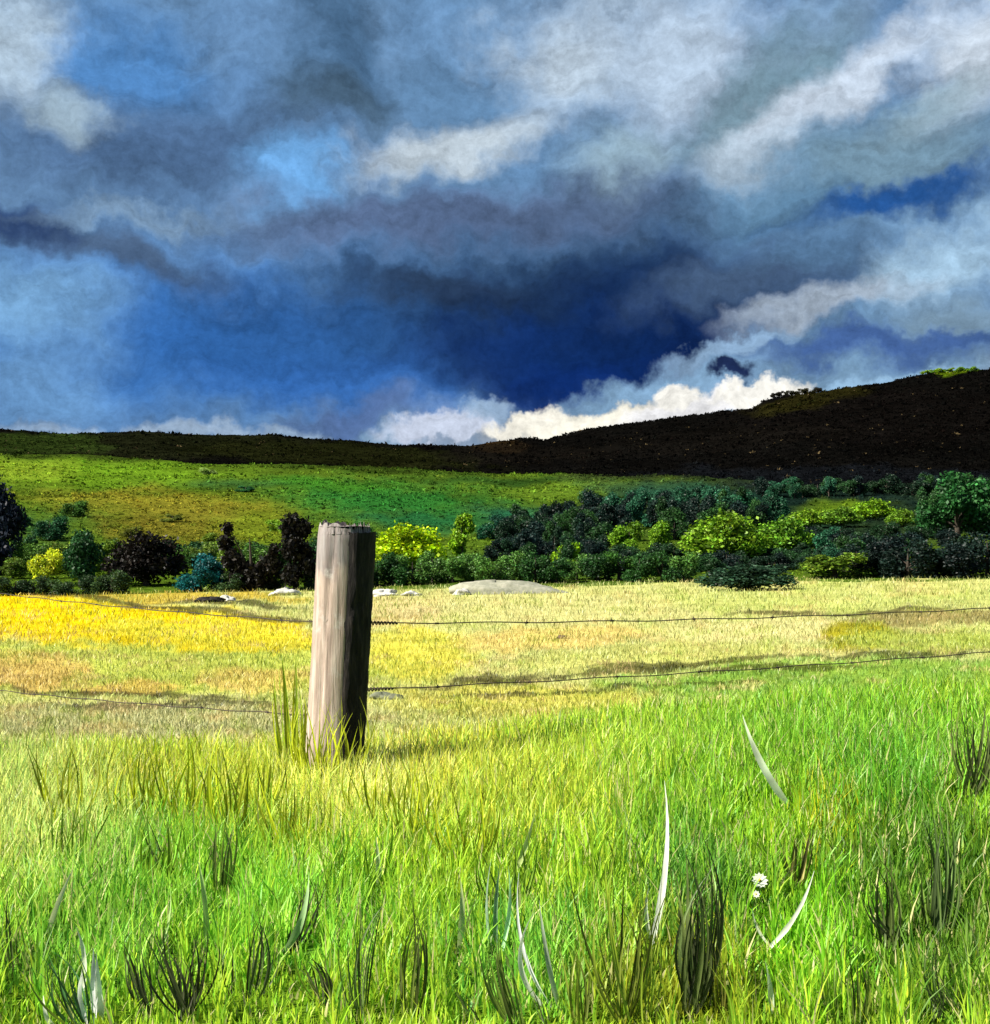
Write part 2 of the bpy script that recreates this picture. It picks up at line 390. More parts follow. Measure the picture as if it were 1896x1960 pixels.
def wood_like(name, c1, c2, c3, stretch, scale, bump, dist):
    m, t, n, l = new_mat(name)
    out = n('ShaderNodeOutputMaterial'); b = n('ShaderNodeBsdfPrincipled'); l(b.outputs[0], out.inputs[0])
    b.inputs['Roughness'].default_value = 0.85; b.inputs['Specular IOR Level'].default_value = 0.2
    co = n('ShaderNodeTexCoord'); mp = n('ShaderNodeMapping'); mp.inputs['Scale'].default_value = stretch; l(co.outputs['Object'], mp.inputs[0])
    z = n('ShaderNodeTexNoise'); z.inputs['Scale'].default_value = scale; z.inputs['Detail'].default_value = 8; z.inputs['Roughness'].default_value = 0.65
    l(mp.outputs[0], z.inputs['Vector'])
    cr = n('ShaderNodeValToRGB'); e = cr.color_ramp.elements
    e[0].position = 0.3; e[0].color = c1 + (1,); e[1].position = 0.7; e[1].color = c3 + (1,); k = e.new(0.5); k.color = c2 + (1,)
    l(z.outputs[0], cr.inputs[0])
    bp = n('ShaderNodeBump'); bp.inputs['Strength'].default_value = bump; bp.inputs['Distance'].default_value = dist
    l(z.outputs[0], bp.inputs['Height']); l(bp.outputs[0], b.inputs['Normal'])
    l(cr.outputs[0], b.inputs['Base Color'])
    return m, t, b, cr, co
MAT_TRUNK = wood_like('tree_bark', (.02, .015, .01), (.05, .04, .03), (.1, .08, .06), (6, 6, 1), 4, 0.5, 0.05)[0]
MAT_SHADE_STONE = wood_like('shade_and_black_stone', (.004, .0035, .003), (.011, .009, .008), (.04, .032, .027), (14, 14, 2.2), 3, 1.0, 0.02)[0]  # black for the post's painted shade strip and for the black stone
MAT_WIRE = wood_like('rusty_wire', (.02, .016, .012), (.05, .04, .03), (.09, .06, .04), (1, 1, 1), 40, 0.2, 0.002)[0]
MAT_ROCK = wood_like('pale_stone', (.36, .35, .30), (.52, .5, .44), (.68, .67, .62), (1, 1, 1), 1.6, 0.8, 0.1)[0]
MAT_WROCK = wood_like('white_stone', (.22, .22, .18), (.42, .41, .36), (.66, .65, .6), (1, 1, 1), 1.6, 0.6, 0.1)[0]
MAT_GROCK = wood_like('grey_stone', (.15, .155, .11), (.25, .25, .185), (.36, .345, .27), (1, 1, 1), 1.4, 0.8, 0.1)[0]
MAT_DROCK = wood_like('lichen_stone', (.07, .08, .05), (.13, .14, .09), (.2, .2, .13), (1, 1, 1), 5, 0.8, 0.03)[0]
MAT_BROWN = wood_like('brown_stone', (.05, .035, .02), (.1, .07, .04), (.16, .11, .07), (1, 1, 1), 6, 0.8, 0.03)[0]

# ------------------------------------------------------------------ ground sheets
gm = 9000.0
g_ds = np.array([[-gm, -gm, -7], [gm, -gm, -7], [gm, gm * 1.6, -7], [-gm, gm * 1.6, -7]])
g_me = mesh_np('ground', g_ds, np.array([[0, 1, 2, 3]]), np.tile(LC((70, 100, 40)) * .6, (4, 1)))
tag(obj('ground', g_me, MAT_HILL), kind='structure')
land('crop_field', field_row, field_z, 9.2, 230, 330, 640, FIELD_B, FIELD_P + TRACK_ALL, 0.0, A * 0.9, MAT_FIELD)
land('hillside_meadow', hill_row, hill_z, 126, 1000, 220, 420, HILL_B, HILL_P, 5.0, A * np.array([.78, .68, .66]), MAT_HILL)
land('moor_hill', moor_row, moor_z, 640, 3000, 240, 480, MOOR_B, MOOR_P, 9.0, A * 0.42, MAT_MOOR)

# grass bank
GR_B = LC((132, 176, 46))
GR_P = [
 (90, 1520, 220, 190, 0, (166, 194, 112), .9), (420, 1450, 330, 90, 0, (166, 188, 66), .85), (700, 1500, 240, 110, 0, (182, 204, 92), .9),
 (720, 1470, 100, 90, 0, (206, 220, 140), .8), (900, 1420, 220, 70, 0, (186, 200, 84), .9), (1000, 1500, 200, 110, 0, (160, 188, 66), .9), (1250, 1400, 260, 80, 0, (150, 192, 62), .9),
 (1650, 1400, 420, 130, 0, (112, 172, 48), .9), (1600, 1600, 420, 150, 0, (118, 172, 36), .9), (1300, 1560, 120, 50, 0, (90, 152, 50), .6),
 (330, 1660, 190, 110, 0, (98, 168, 54), .6), (150, 1800, 200, 120, 0, (96, 160, 60), .7), (560, 1760, 220, 120, 0, (112, 176, 56), .8), (1030, 1830, 210, 110, 0, (92, 168, 70), .6),
 (1310, 1680, 90, 90, 0, (76, 150, 66), .55), (1770, 1740, 280, 240, 0, (66, 112, 30), .85), (1700, 1480, 150, 70, 0, (70, 146, 34), .7), (1350, 1720, 130, 110, 0, (62, 118, 42), .6), (1300, 1880, 240, 90, 0, (112, 124, 30), .7), (620, 1900, 300, 60, 0, (120, 160, 40), .6), (1560, 1800, 140, 130, 0, (110, 178, 34), .8),
 (1590, 1545, 60, 30, 0, (150, 160, 20), .8),
]
xs = np.concatenate([np.linspace(-30, -6.2, 16), np.linspace(-6, 6.5, 150), np.linspace(6.7, 30, 16)]); ys = np.linspace(-5, 15.5, 220)
Yg, Xg = np.meshgrid(ys, xs, indexing='ij'); Zg = bank_z(Xg, Yg)
yy = np.maximum(Yg, 2.2)
bc = paint(CX + F * Xg / yy, HY + (CAMZ - Zg) / yy * F, GR_B, GR_P, 2.0) * 0.35
idx = np.arange(Xg.size).reshape(Xg.shape)
bf = np.stack([idx[:-1, :-1], idx[:-1, 1:], idx[1:, 1:], idx[1:, :-1]], -1).reshape(-1, 4)
tag(obj('grass_bank', mesh_np('grass_bank', np.stack([Xg, Yg, Zg], -1).reshape(-1, 3), bf, bc.reshape(-1, 3), True), MAT_BANK), kind='structure')

# ------------------------------------------------------------------ blades as stuff
def blades(n, pos, h, w, lean_a, lean, col, seg=3, face=None, tipdark=1.0):
    """n tapering, bending blades -> verts, faces, colours"""
    ts = np.linspace(0, 1, seg + 1)[:-1]
    fa = rng.uniform(0, math.pi, n) if face is None else face
    wx, wy = np.cos(fa), np.sin(fa)
    V = np.zeros((n, 2 * seg + 1, 3), np.float32)
    for k, t in enumerate(list(ts) + [1.0]):
        off = lean * h * t * t
        cx = pos[:, 0] + np.cos(lean_a) * off; cy = pos[:, 1] + np.sin(lean_a) * off
        cz = pos[:, 2] + h * (t - 0.25 * np.minimum(lean, 1.2) * t * t)
        hw = w * 0.5 * (1 - t ** 1.8) * (0.7 + 0.6 * min(t * 2, 1) * (1 - 0.3 * t))
        if k < seg:
            V[:, 2 * k] = np.stack([cx - wx * hw, cy - wy * hw, cz], -1)
            V[:, 2 * k + 1] = np.stack([cx + wx * hw, cy + wy * hw, cz], -1)
        else:
            V[:, 2 * seg] = np.stack([cx, cy, cz], -1)
    T = []
    for k in range(seg - 1):
        a, b, c, d = 2 * k, 2 * k + 1, 2 * k + 3, 2 * k + 2
        T += [(a, b, c), (a, c, d)]
    T.append((2 * seg - 2, 2 * seg - 1, 2 * seg))
    T = np.array(T); base = (np.arange(n) * (2 * seg + 1))[:, None, None]
    Fc = (T[None] + base).reshape(-1, 3)
    Cc = np.repeat(col, 2 * seg + 1, axis=0)
    return V.reshape(-1, 3), Fc, Cc
def jitter(c, amt=0.2, hue=0.12):
    k = rng.normal(1, amt, (len(c), 1)).clip(0.4, 1.7); r = rng.normal(1, hue, (len(c), 1)).clip(0.6, 1.5)
    c = c * k; c[:, 0:1] *= r
    return c.clip(0.002, 0.9)
POST_X, POST_Y = (636 - CX) / F * 7.1, 7.1
HERO = []
def grass_batch(n, y0, y1, hmin, hmax, wmin, wmax, power=1.0):
    y = y0 + (y1 - y0) * rng.random(n) ** power
    half = 0.395 * y + 1.3
    x = rng.uniform(-1, 1, n) * half
    keep = (x - POST_X) ** 2 + (y - POST_Y) ** 2 > 0.16 ** 2
    x, y = x[keep], y[keep]; n = len(x)
    z = bank_z(x, y)
    px = CX + F * x / y; row = HY + (CAMZ - z) / y * F
    c = paint(px + rng.normal(0, 34, n), row - 30 + rng.normal(0, 42, n), GR_B, GR_P, 2.0)
    clump = fbm(x * 2.2, y * 2.2, 3)
    h = (hmin + (hmax - hmin) * rng.random(n) ** 1.5) * (0.55 + 0.9 * clump)
    for (hx_, hd, hw_) in HERO:
        near = (np.abs(px - hx_) < hw_) & (y < hd + 0.02) & (y > hd - 0.55)
        h = np.where(near, np.minimum(h, 0.035 + 0.04 * rng.random(n)), h)
    lift = np.interp(row, [1500, 1750], [1.0, 1.12])[:, None]
    col = jitter(c * np.array([1.42, 1.17, 1.02]) * lift, 0.22, 0.13)
    straw = rng.random(n) < 0.08
    col[straw] = LC((214, 208, 140)) * rng.uniform(0.6, 0.95, (straw.sum(), 1))
    deep = rng.random(n) < 0.06
    col[deep] *= np.array([0.4, 0.58, 0.5])
    la = rng.uniform(0, 2 * math.pi, n); le = rng.uniform(0.03, 0.55, n)
    return blades(n, np.stack([x, y, z - 0.01], -1), h, rng.uniform(wmin, wmax, n), la, le, col)
def join(bs):
    V, Fs, C = [], [], []; o = 0
    for v, f, c in bs:
        V.append(v); Fs.append(f + o); C.append(c); o += len(v)
    return np.concatenate(V), np.concatenate(Fs), np.concatenate(C)
# crop on the field
def crop(n):
    px = rng.uniform(-500, 2400, n); row = rng.uniform(1105, 1500, n)
    d = inv(field_row, px, row, 9.6, 150); ok = (d > 9.7) & (d < 148)
    px, d = px[ok], d[ok] * rng.uniform(0.985, 1.015, ok.sum()); n = len(px)
    x = (px - CX) / F * d; z = field_z(x, d)
    row = HY - (z - CAMZ) / d * F
    tw = 1 - paint(px, row, np.ones(3), [(a, b, c_, d_, e, (0, 0, 0), 1) for (a, b, c_, d_, e, g_, h_) in TRACK_ALL], 0.0)[:, 0]
    keep = tw < rng.uniform(0.7, 3.0, n)
    px, d, x, z, row, tw = px[keep], d[keep], x[keep], z[keep], row[keep], tw[keep]; n = len(px)
    c = paint(px, row, FIELD_B, FIELD_P + TRACK_ALL, 0.0) * A * np.array([1.06, 1.12, 1.25])
    m1 = np.clip((fbm(px / 46, row / 15, 4) - .52) * 7, 0, 1)[:, None] * .6; c = c * (1 - m1) + LC((176, 196, 72)) * A * m1
    m2 = np.clip((fbm(px / 60 + 31, row / 12 + 8, 4) - .56) * 8, 0, 1)[:, None] * .55; c = c * (1 - m2) + LC((236, 206, 140)) * A * m2
    h = (0.05 + 0.003 * d) * rng.uniform(0.4, 1.3, n) * (1 - .2 * tw)
    return blades(n, np.stack([x, d, z - 0.01], -1), h, h * rng.uniform(0.1, 0.24, n), rng.uniform(0, 6.28, n), rng.uniform(0.1, 0.8, n), jitter(c, 0.13, 0.05), seg=2)
parts_ = []
for k in range(8): parts_.append(crop(30000))
v, f, c = join(parts_)
tag(obj('field_crop', mesh_np('field_crop', v, f, c), MAT_CROP), 'yellow and lime crop growing across the field behind the fence', 'crop', kind='stuff')

def scrub(n, rowf, zf, r0, r1, lo, hi, base, pats, seed, A_, size, leaves, flat=0.6, jit=0.26, straw=0.0):
    px = rng.uniform(-500, 2400, n); row = rng.uniform(r0, r1, n)
    d = inv(rowf, px, row, lo, hi) * rng.uniform(0.98, 1.02, n)
    ok = (d > lo * 1.03) & (d < hi * 0.985); px, d = px[ok], d[ok]; n = len(px)
    x = (px - CX) / F * d; z = zf(x, d)
    c = paint(px, HY - (z - CAMZ) / d * F, base, pats, seed) * A_
    s = size * d * rng.uniform(0.5, 1.4, n)
    c = jitter(c, jit, 0.1)
    st_ = rng.random(n) < straw; c[st_] = LC((104, 90, 62)) * rng.uniform(.25, .8, (st_.sum(), 1))
    dk_ = rng.random(n) < 0.12; s = np.where(dk_, s * 1.9, s)
    m = n * leaves
    ctr = np.repeat(np.stack([x, d, z], -1), leaves, 0); S = np.repeat(s, leaves)
    dirs = rng.normal(size=(m, 3)); dirs /= np.linalg.norm(dirs, axis=1)[:, None]; dirs[:, 2] = np.abs(dirs[:, 2])
    ctr = ctr + dirs * (S * rng.uniform(0.3, 1, m))[:, None] * np.array([1.3, 1, flat])
    a = rng.normal(size=(m, 3)); b = rng.normal(size=(m, 3))
    a /= np.linalg.norm(a, axis=1)[:, None]; b /= np.linalg.norm(b, axis=1)[:, None]
    k = (S * 0.75)[:, None]
    V = np.stack([ctr + a * k, ctr + b * k, ctr - (a + b) * 0.6 * k], 1).reshape(-1, 3)
    Fc = np.arange(3 * m).reshape(-1, 3)
    return V, Fc, np.repeat(np.repeat(c, leaves, 0), 3, 0)
v, f, c = scrub(60000, hill_row, hill_z, 866, 1125, 140, 780, HILL_B, HILL_P, 5.0, A * np.array([1.25, 1.08, 1.05]), 0.0011, 5, jit=0.42)
tag(obj('hill_scrub', mesh_np('hill_scrub', v, f, c), MAT_SCRUB), 'low green scrub and tussocks covering the hillside meadow', 'scrub', kind='stuff')
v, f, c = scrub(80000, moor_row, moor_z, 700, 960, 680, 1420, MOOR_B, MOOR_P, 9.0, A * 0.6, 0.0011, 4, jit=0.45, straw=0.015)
tag(obj('heather', mesh_np('heather', v, f, c), MAT_SCRUB), 'heather covering the moor hill under the clouds, cloud shadow put into its dark brown', 'heather', kind='stuff')

# ------------------------------------------------------------------ trees
def tube(path, radii, seg=7):
    V, Fs = [], []
    for i, (p, r) in enumerate(zip(path, radii)):
        p = Vector(p)
        a = Vector(path[max(i - 1, 0)]); b = Vector(path[min(i + 1, len(path) - 1)]); t = (b - a).normalized()
        u = t.cross(Vector((0.3, 1, 0.1))).normalized(); w = t.cross(u)
        for k in range(seg):
            an = 2 * math.pi * k / seg
            V.append(p + (u * math.cos(an) + w * math.sin(an)) * r)
    for i in range(len(path) - 1):
        for k in range(seg):
            Fs.append((i * seg + k, i * seg + (k + 1) % seg, (i + 1) * seg + (k + 1) % seg, (i + 1) * seg + k))
    return [tuple(v) for v in V], Fs
def tubes(name, items):
    V, Fs = [], []
    for path, radii, seg in items:
        v, f = tube(path, radii, seg); o = len(V); V += v; Fs += [tuple(i + o for i in q) for q in f]
    return mesh_np(name, np.array(V), np.array(Fs), None, True)
def tree_proto(seed, lobes, leaves=4200, leaf=0.031, lean=0.0):
    """unit tree: height 1, crown about 1 wide. lobes: (x,y,z,r) list"""
    r = np.random.default_rng(seed)
    items = [([(0, 0, -0.04), (0.01 + lean * .1, 0, 0.15), (0.02 + lean * .35, 0.01, 0.4), (lean * .7, 0, 0.72)], [0.045, 0.035, 0.024, 0.006], 7)]
    for (x, y, z, rad) in lobes[:7]:
        z0 = 0.12 + 0.2 * r.random()
        items.append(([(lean * .2, 0, z0), (x * 0.4, y * 0.4, z0 + (z - z0) * 0.55), (x * 0.9, y * 0.9, z)], [0.02, 0.013, 0.004], 5))
    trunk = tubes('trunk', items)
    ctr, S = [], []
    L_ = np.array(lobes); wts = L_[:, 3] ** 2; wts /= wts.sum()
    ids = r.choice(len(lobes), leaves, p=wts)
    dirs = r.normal(size=(leaves, 3)); dirs /= np.linalg.norm(dirs, axis=1)[:, None]
    rr = r.random(leaves) ** 0.45 * r.normal(1.0, 0.14, leaves)
    ctr = L_[ids, :3] + dirs * (L_[ids, 3] * rr)[:, None]
    ctr[:, 2] = np.maximum(ctr[:, 2], 0.02 + 0.05 * r.random(leaves))
    k = (leaf * r.uniform(0.6, 1.4, leaves))[:, None]
    a = r.normal(size=(leaves, 3)) + dirs * 0.2; a /= np.linalg.norm(a, axis=1)[:, None]
    b = np.cross(a, r.normal(size=(leaves, 3))); b /= np.linalg.norm(b, axis=1)[:, None]
    V = np.stack([ctr + a * k, ctr + b * k * 0.6, ctr - a * k, ctr - b * k * 0.6], 1).reshape(-1, 3)
    Fc = np.arange(4 * leaves).reshape(-1, 4)
    tone = r.normal(1, 0.28, leaves).clip(0.35, 1.9); lob = r.uniform(0.7, 1.35, len(lobes))[ids]
    C = np.repeat((tone * lob)[:, None] * np.array([1, 1, 1]), 4, 0)
    C[:, 0] *= np.repeat(r.normal(1, 0.12, leaves), 4)
    crown = mesh_np('crown', V, Fc, C)
    trunk.materials.append(MAT_TRUNK); crown.materials.append(MAT_TREE)
    return trunk, crown
def rlobes(seed, n, base=0.2, top=0.85, spread=0.3, rad=(0.14, 0.24)):
    r = np.random.default_rng(seed); out = []
    for i in range(n):
        z = base + (top - base) * (i + 0.5) / n
        s = spread * math.sqrt(max(0.05, 1 - ((z - 0.45) / 0.6) ** 2)); a = r.uniform(0, 6.28)
        out.append((s * math.cos(a) * r.uniform(.5, 1.1), s * math.sin(a) * r.uniform(.5, 1.1), z + r.normal(0, .03), r.uniform(*rad)))
    return out
PROTO = {
 'round': [tree_proto(11 + i, rlobes(20 + i, 9)) for i in range(4)],
 'bush': [tree_proto(31 + i, rlobes(40 + i, 9, 0.1, 0.72, 0.36, (0.16, 0.25))) for i in range(3)],
 'tall': [tree_proto(51 + i, rlobes(60 + i, 9, 0.2, 0.92, 0.2, (0.1, 0.17))) for i in range(3)],
 'fork': [tree_proto(71, [(-.1, 0, .18, .2), (.12, 0, .2, .2), (-.27, 0, .42, .15), (-.36, .03, .66, .12), (-.33, 0, .86, .09), (.3, 0, .35, .16), (.36, 0, .55, .1), (-.16, .05, .3, .17)])],
 'wide': [tree_proto(81, [(-.34, 0, .3, .2), (-.2, .1, .5, .22), (0, -.1, .6, .24), (.2, .1, .55, .23), (.36, 0, .32, .19), (0, .1, .25, .25), (-.1, -.2, .32, .2), (.15, -.18, .34, .2)])],
}
pick = random.Random(5)
def tree(name, kind, px, py, wpx, hpx, d, zf, col, label, cat='tree', group=None):
    """px, py: foot of the tree in the photo; wpx, hpx its width and height there"""
    x = (px - CX) / F * d; z = float(zf(np.array([x]), np.array([d]))[0])
    e = empty(name, (x, d, z - 0.05))
    W, H = wpx / F * d, hpx / F * d
    e.scale = (W, max(W, H * .8), H); e.rotation_euler = (0, 0, 0 if kind in ('fork',) else pick.uniform(0, 6.28))
    if kind in ('wide',): e.rotation_euler = (0, 0, pick.uniform(-.3, .3))
    if kind not in ('fork', 'wide'): e.scale = (W, W, H)
    tr, cr = pick.choice(PROTO[kind])
    obj('trunk', tr, None, e); o = obj('crown', cr, None, e)
    c = LC(col) * 0.85 if not isinstance(col, np.ndarray) else col
    o.color = (c[0], c[1], c[2], 1)
    return tag(e, label, cat, group)
HD = lambda px, py: float(inv(hill_row, [px], [py], 140, 780)[0])
LIME, LIM2, GRN, DGRN, BLK, TEAL, OLV = (150, 186, 24), (118, 158, 34), (58, 110, 44), (34, 66, 34), (30, 30, 26), (30, 96, 92), (100, 120, 40)
# the named bushes along the far edge of the field
hedge = [
 ('tree', 'round', -10, 1100, 120, 185, 148, (26, 34, 46), 'tall near-black tree cut off by the left edge of the picture'),
 ('bush', 'bush', 92, 1108, 62, 66, 139, (190, 200, 40), 'small bright yellow-green bush beside the dark tree at the left edge'),
 ('bush', 'round', 155, 1122, 96, 120, 145, (44, 84, 44), 'dark green bush between the small yellow bush and the black round bush'),
 ('tree', 'wide', 279, 1122, 150, 125, 141, (30, 26, 22), 'broad rounded black bush left of the small teal bush'),
 ('bush', 'bush', 384, 1132, 100, 84, 137, (26, 96, 98), 'teal blue-green round bush between two black bushes'),
 ('tree', 'fork', 478, 1136, 130, 140, 141, (30, 28, 22), 'black forked bush leaning left beside the teal bush'),
 ('tree', 'tall', 566, 1136, 130, 150, 138, (26, 25, 20), 'tall black bush directly left of the fence post'),
 ('bush', 'wide', 778, 1096, 150, 108, 172, (166, 196, 16), 'large bright lime bush just right of the fence post top'),
 ('tree', 'tall', 884, 1078, 82, 88, 185, (126, 168, 26), 'narrow lime green tree right of the large bright lime bush'),
 ('bush', 'bush', 1084, 1094, 66, 62, 168, (138, 180, 24), 'lone small lime bush standing in front of the dark wood above the grey outcrop'),
 ('tree', 'round', 1205, 1066, 80, 66, 205, (104, 146, 30), 'leftmost lime green tree along the front of the dark wood'),
 ('tree', 'round', 1266, 1062, 66, 68, 208, (112, 154, 32), 'small lime tree between two larger lime trees in front of the wood'),
 ('tree', 'wide', 1388, 1080, 160, 118, 196, (112, 150, 32), 'largest lime green tree in the middle of the wood edge'),
 ('tree', 'wide', 1500, 1064, 130, 88, 208, (100, 146, 36), 'lime green tree just right of the largest lime tree'),
 ('tree', 'round', 1834, 1042, 150, 128, 228, (42, 90, 42), 'big round mid-green tree at the right edge below the moor'),
 ('bush', 'wide', 1430, 1142, 180, 62, 118, (46, 74, 52), 'low dark grey-green bush jutting out into the pale field'),
 ('bush', 'bush', 1600, 1106, 150, 56, 140, (96, 124, 34), 'low olive hedge bush with pale flecks right of the jutting dark bush'),
 ('bush', 'wide', 1545, 1000, 80, 44, 300, (122, 160, 34), 'leftmost of the row of low lime bushes in the dark upper wood'),
 ('bush', 'wide', 1610, 1000, 90, 46, 300, (98, 138, 36), 'second low lime bush in the row in the dark upper wood'),
 ('bush', 'wide', 1672, 1004, 90, 50, 295, (118, 160, 26), 'third low lime bush in the row in the dark upper wood'),
 ('bush', 'wide', 1728, 998, 60, 42, 300, (104, 142, 34), 'rightmost of the row of low lime bushes in the dark upper wood'),
]
for nm, kind, px, py, w, h, d, col, lab in hedge:
    zf = moor_z if d > 700 else (field_z if d < 135 else hill_z)
    if 135 <= d < 300 and zf is hill_z: d = HD(px, py)
    tree(nm, kind, px, py, w, h, d, zf, col, lab, nm)
for k, px in enumerate([1772, 1786, 1798, 1810, 1824, 1838, 1850, 1864]):
    tree('gorse_bush', 'bush', px, 715, pick.uniform(17, 24), pick.uniform(8, 12), 1385 + pick.uniform(-8, 8), moor_z, pick.choice([(128, 164, 22), (104, 146, 28)]),
         'bright lime gorse bush, number %s from the left on the moor skyline' % ['one', 'two', 'three', 'four', 'five', 'six', 'seven', 'eight'][k], 'bush', 'gorse on the moor skyline')
for k, px in enumerate([1484, 1497, 1510, 1523, 1537, 1552, 1568]):
    tree('moor_scrub', 'bush', px, 766, pick.uniform(18, 26), pick.uniform(9, 15), 1380 + pick.uniform(-10, 8), moor_z, pick.choice([(44, 44, 18), (36, 32, 18)]),
         'dark olive scrub bush, number %s from the left on the skyline by the white cloud' % ['one', 'two', 'three', 'four', 'five', 'six', 'seven'][k], 'bush', 'scrub on the moor skyline')
# hedge along the foot of the slope, right of the post
ORD = ['first', 'second', 'third', 'fourth', 'fifth', 'sixth', 'seventh', 'eighth', 'ninth', 'tenth', 'eleventh', 'twelfth', 'thirteenth', 'fourteenth', 'fifteenth', 'sixteenth']
hx = [722, 752, 790, 828, 868, 905, 945, 985, 1025, 1065, 1105, 1145, 1185, 1225, 1268, 1310]
for i, px in enumerate(hx):
    tree('hedge_bush', 'bush', px, 1128 - i * 1.2, pick.uniform(60, 84), pick.uniform(48, 70), pick.uniform(141, 150), hill_z,
         pick.choice([(62, 104, 38), (46, 84, 36), (80, 120, 50), (40, 74, 34)]), ORD[i] + ' low green hedge bush counting rightwards from the fence post', 'bush', 'low hedge bushes along the far edge of the field')
for i, px in enumerate([1640, 1690, 1740, 1790, 1840, 1890, 1945, 1990]):
    tree('hedge_bush', 'bush', px, 1104 - i, pick.uniform(84, 110), pick.uniform(62, 92), pick.uniform(139, 148), hill_z,
         pick.choice([(30, 52, 40), (26, 44, 36), (22, 36, 34)]), ORD[i] + ' dark hedge bush from the left in the line at the right field edge', 'bush', 'dark hedge bushes at the right end of the field')
for i, px in enumerate([-60, 30, 65, 120, 190, 215, 420, 440, 500, 530, 610, 650]):
    tree('hedge_bush', 'bush', px, 1132, pick.uniform(56, 80), pick.uniform(34, 56), pick.uniform(137, 143), hill_z,
         pick.choice([(48, 70, 40), (58, 82, 44), (36, 56, 38)]), ORD[i] + ' small undergrowth bush from the left edge along the field, left of the post', 'bush', 'undergrowth bushes left of the post')
# the dark wood on the right
nwood = 0
for i in range(2600):
    if nwood >= 270: break
    px = pick.uniform(950, 2080); py = pick.uniform(938, 1096)
    lowlim = np.interp(px, [950, 1100, 1250, 1500, 1900], [1020, 992, 962, 948, 945])
    if py < lowlim: continue
    if 1490 < px < 1770 and 955 < py < 1062: continue
    if 1150 < px < 1580 and py > 1036: continue
    if 1750 < px < 1920 and py > 1030: continue
    d = HD(px, py)
    teal = (1150 < px < 1500 and py < 1010) or (1450 < px < 1600)
    col = pick.choice([(38, 88, 58), (48, 98, 70), (32, 72, 48)]) if teal and pick.random() < .7 else pick.choice([(30, 56, 36), (24, 44, 36), (40, 72, 36), (28, 48, 44), (46, 82, 38)])
    tree('wood_tree', pick.choice(['round', 'round', 'tall', 'bush']), px, py, pick.uniform(44, 70) * (.62 if py < 985 else 1), pick.uniform(44, 70) * (.6 if py < 985 else 1), d, hill_z, col,
         'dark blue-green tree in the dense wood at the foot of the moor' if teal else 'dark green tree in the dense wood at the foot of the moor', 'tree', 'blue-green trees of the wood' if teal else 'dark trees of the wood')
    nwood += 1
for i in range(75):
    if i < 40: px, py = 1120 + i * 13 + pick.uniform(-8, 8), pick.uniform(1072, 1098)
    elif i < 62: px, py = 1480 + (i - 40) * 20 + pick.uniform(-10, 10), pick.uniform(1030, 1068)
    else: px, py = 1470 + (i - 62) * 34 + pick.uniform(-10, 10), pick.uniform(944, 956)
    tree('underwood_bush', 'bush', px, py, pick.uniform(46, 74), pick.uniform(26, 40), HD(px, py), hill_z, pick.choice([(28, 50, 34), (34, 62, 34), (24, 40, 36), (42, 76, 40)]),
         'low dark bush filling gaps between the trees at the right-hand wood', 'bush', 'low dark bushes between the trees of the wood')
for i in range(46):
    px, py = -60 + i * 15.5 + pick.uniform(-8, 8), pick.uniform(1072, 1108)
    tree('thicket_bush', pick.choice(['bush', 'round']), px, py, pick.uniform(50, 84), pick.uniform(36, 66), HD(px, py), hill_z, pick.choice([(74, 108, 38), (56, 92, 40), (92, 116, 40), (44, 80, 42), (104, 132, 38)]),
         'mid-green thicket bush behind the black and teal bushes left of the post', 'bush', 'thicket behind the bushes left of the post')
SHL = ['shrub highest of those by the left edge', 'shrub just above the small yellow bush', 'shrub up the slope from the left dark green bush', 'olive shrub directly above the broad black bush', 'olive shrub above the gap right of the teal bush', 'tiny olive shrub in the ochre pasture', 'lime shrub just up the slope left of the post top', 'shrub just right above the post top', 'shrub hidden closest to the right of the post top', 'shrub left of the dark wood, nearer one', 'shrub left of the dark wood, upper one', 'tiny shrub high on the slope in the middle', 'tiny pale shrub highest on the slope']
# a few scattered shrubs on the open slope at left
for i, (px, py, w, h, col) in enumerate([(30, 1000, 60, 40, (46, 92, 52)), (95, 1040, 70, 50, (40, 84, 52)), (140, 985, 60, 34, (72, 112, 44)), (250, 1030, 50, 26, (110, 118, 40)), (420, 1045, 60, 30, (100, 124, 36)),
                          (330, 985, 44, 18, (104, 116, 44)), (540, 1000, 60, 30, (112, 148, 36)), (660, 1020, 60, 34, (36, 92, 50)), (700, 1030, 60, 40, (50, 104, 40)), (930, 1030, 60, 40, (30, 84, 56)), (965, 1010, 60, 40, (24, 66, 50)), (470, 930, 40, 14, (50, 104, 58)), (400, 905, 36, 14, (150, 176, 90))]):
    tree('hillside_shrub', 'bush', px, py, w, h, HD(px, py), hill_z, col, SHL[i] + ' on the open hillside', 'shrub', 'shrubs scattered on the open hillside')

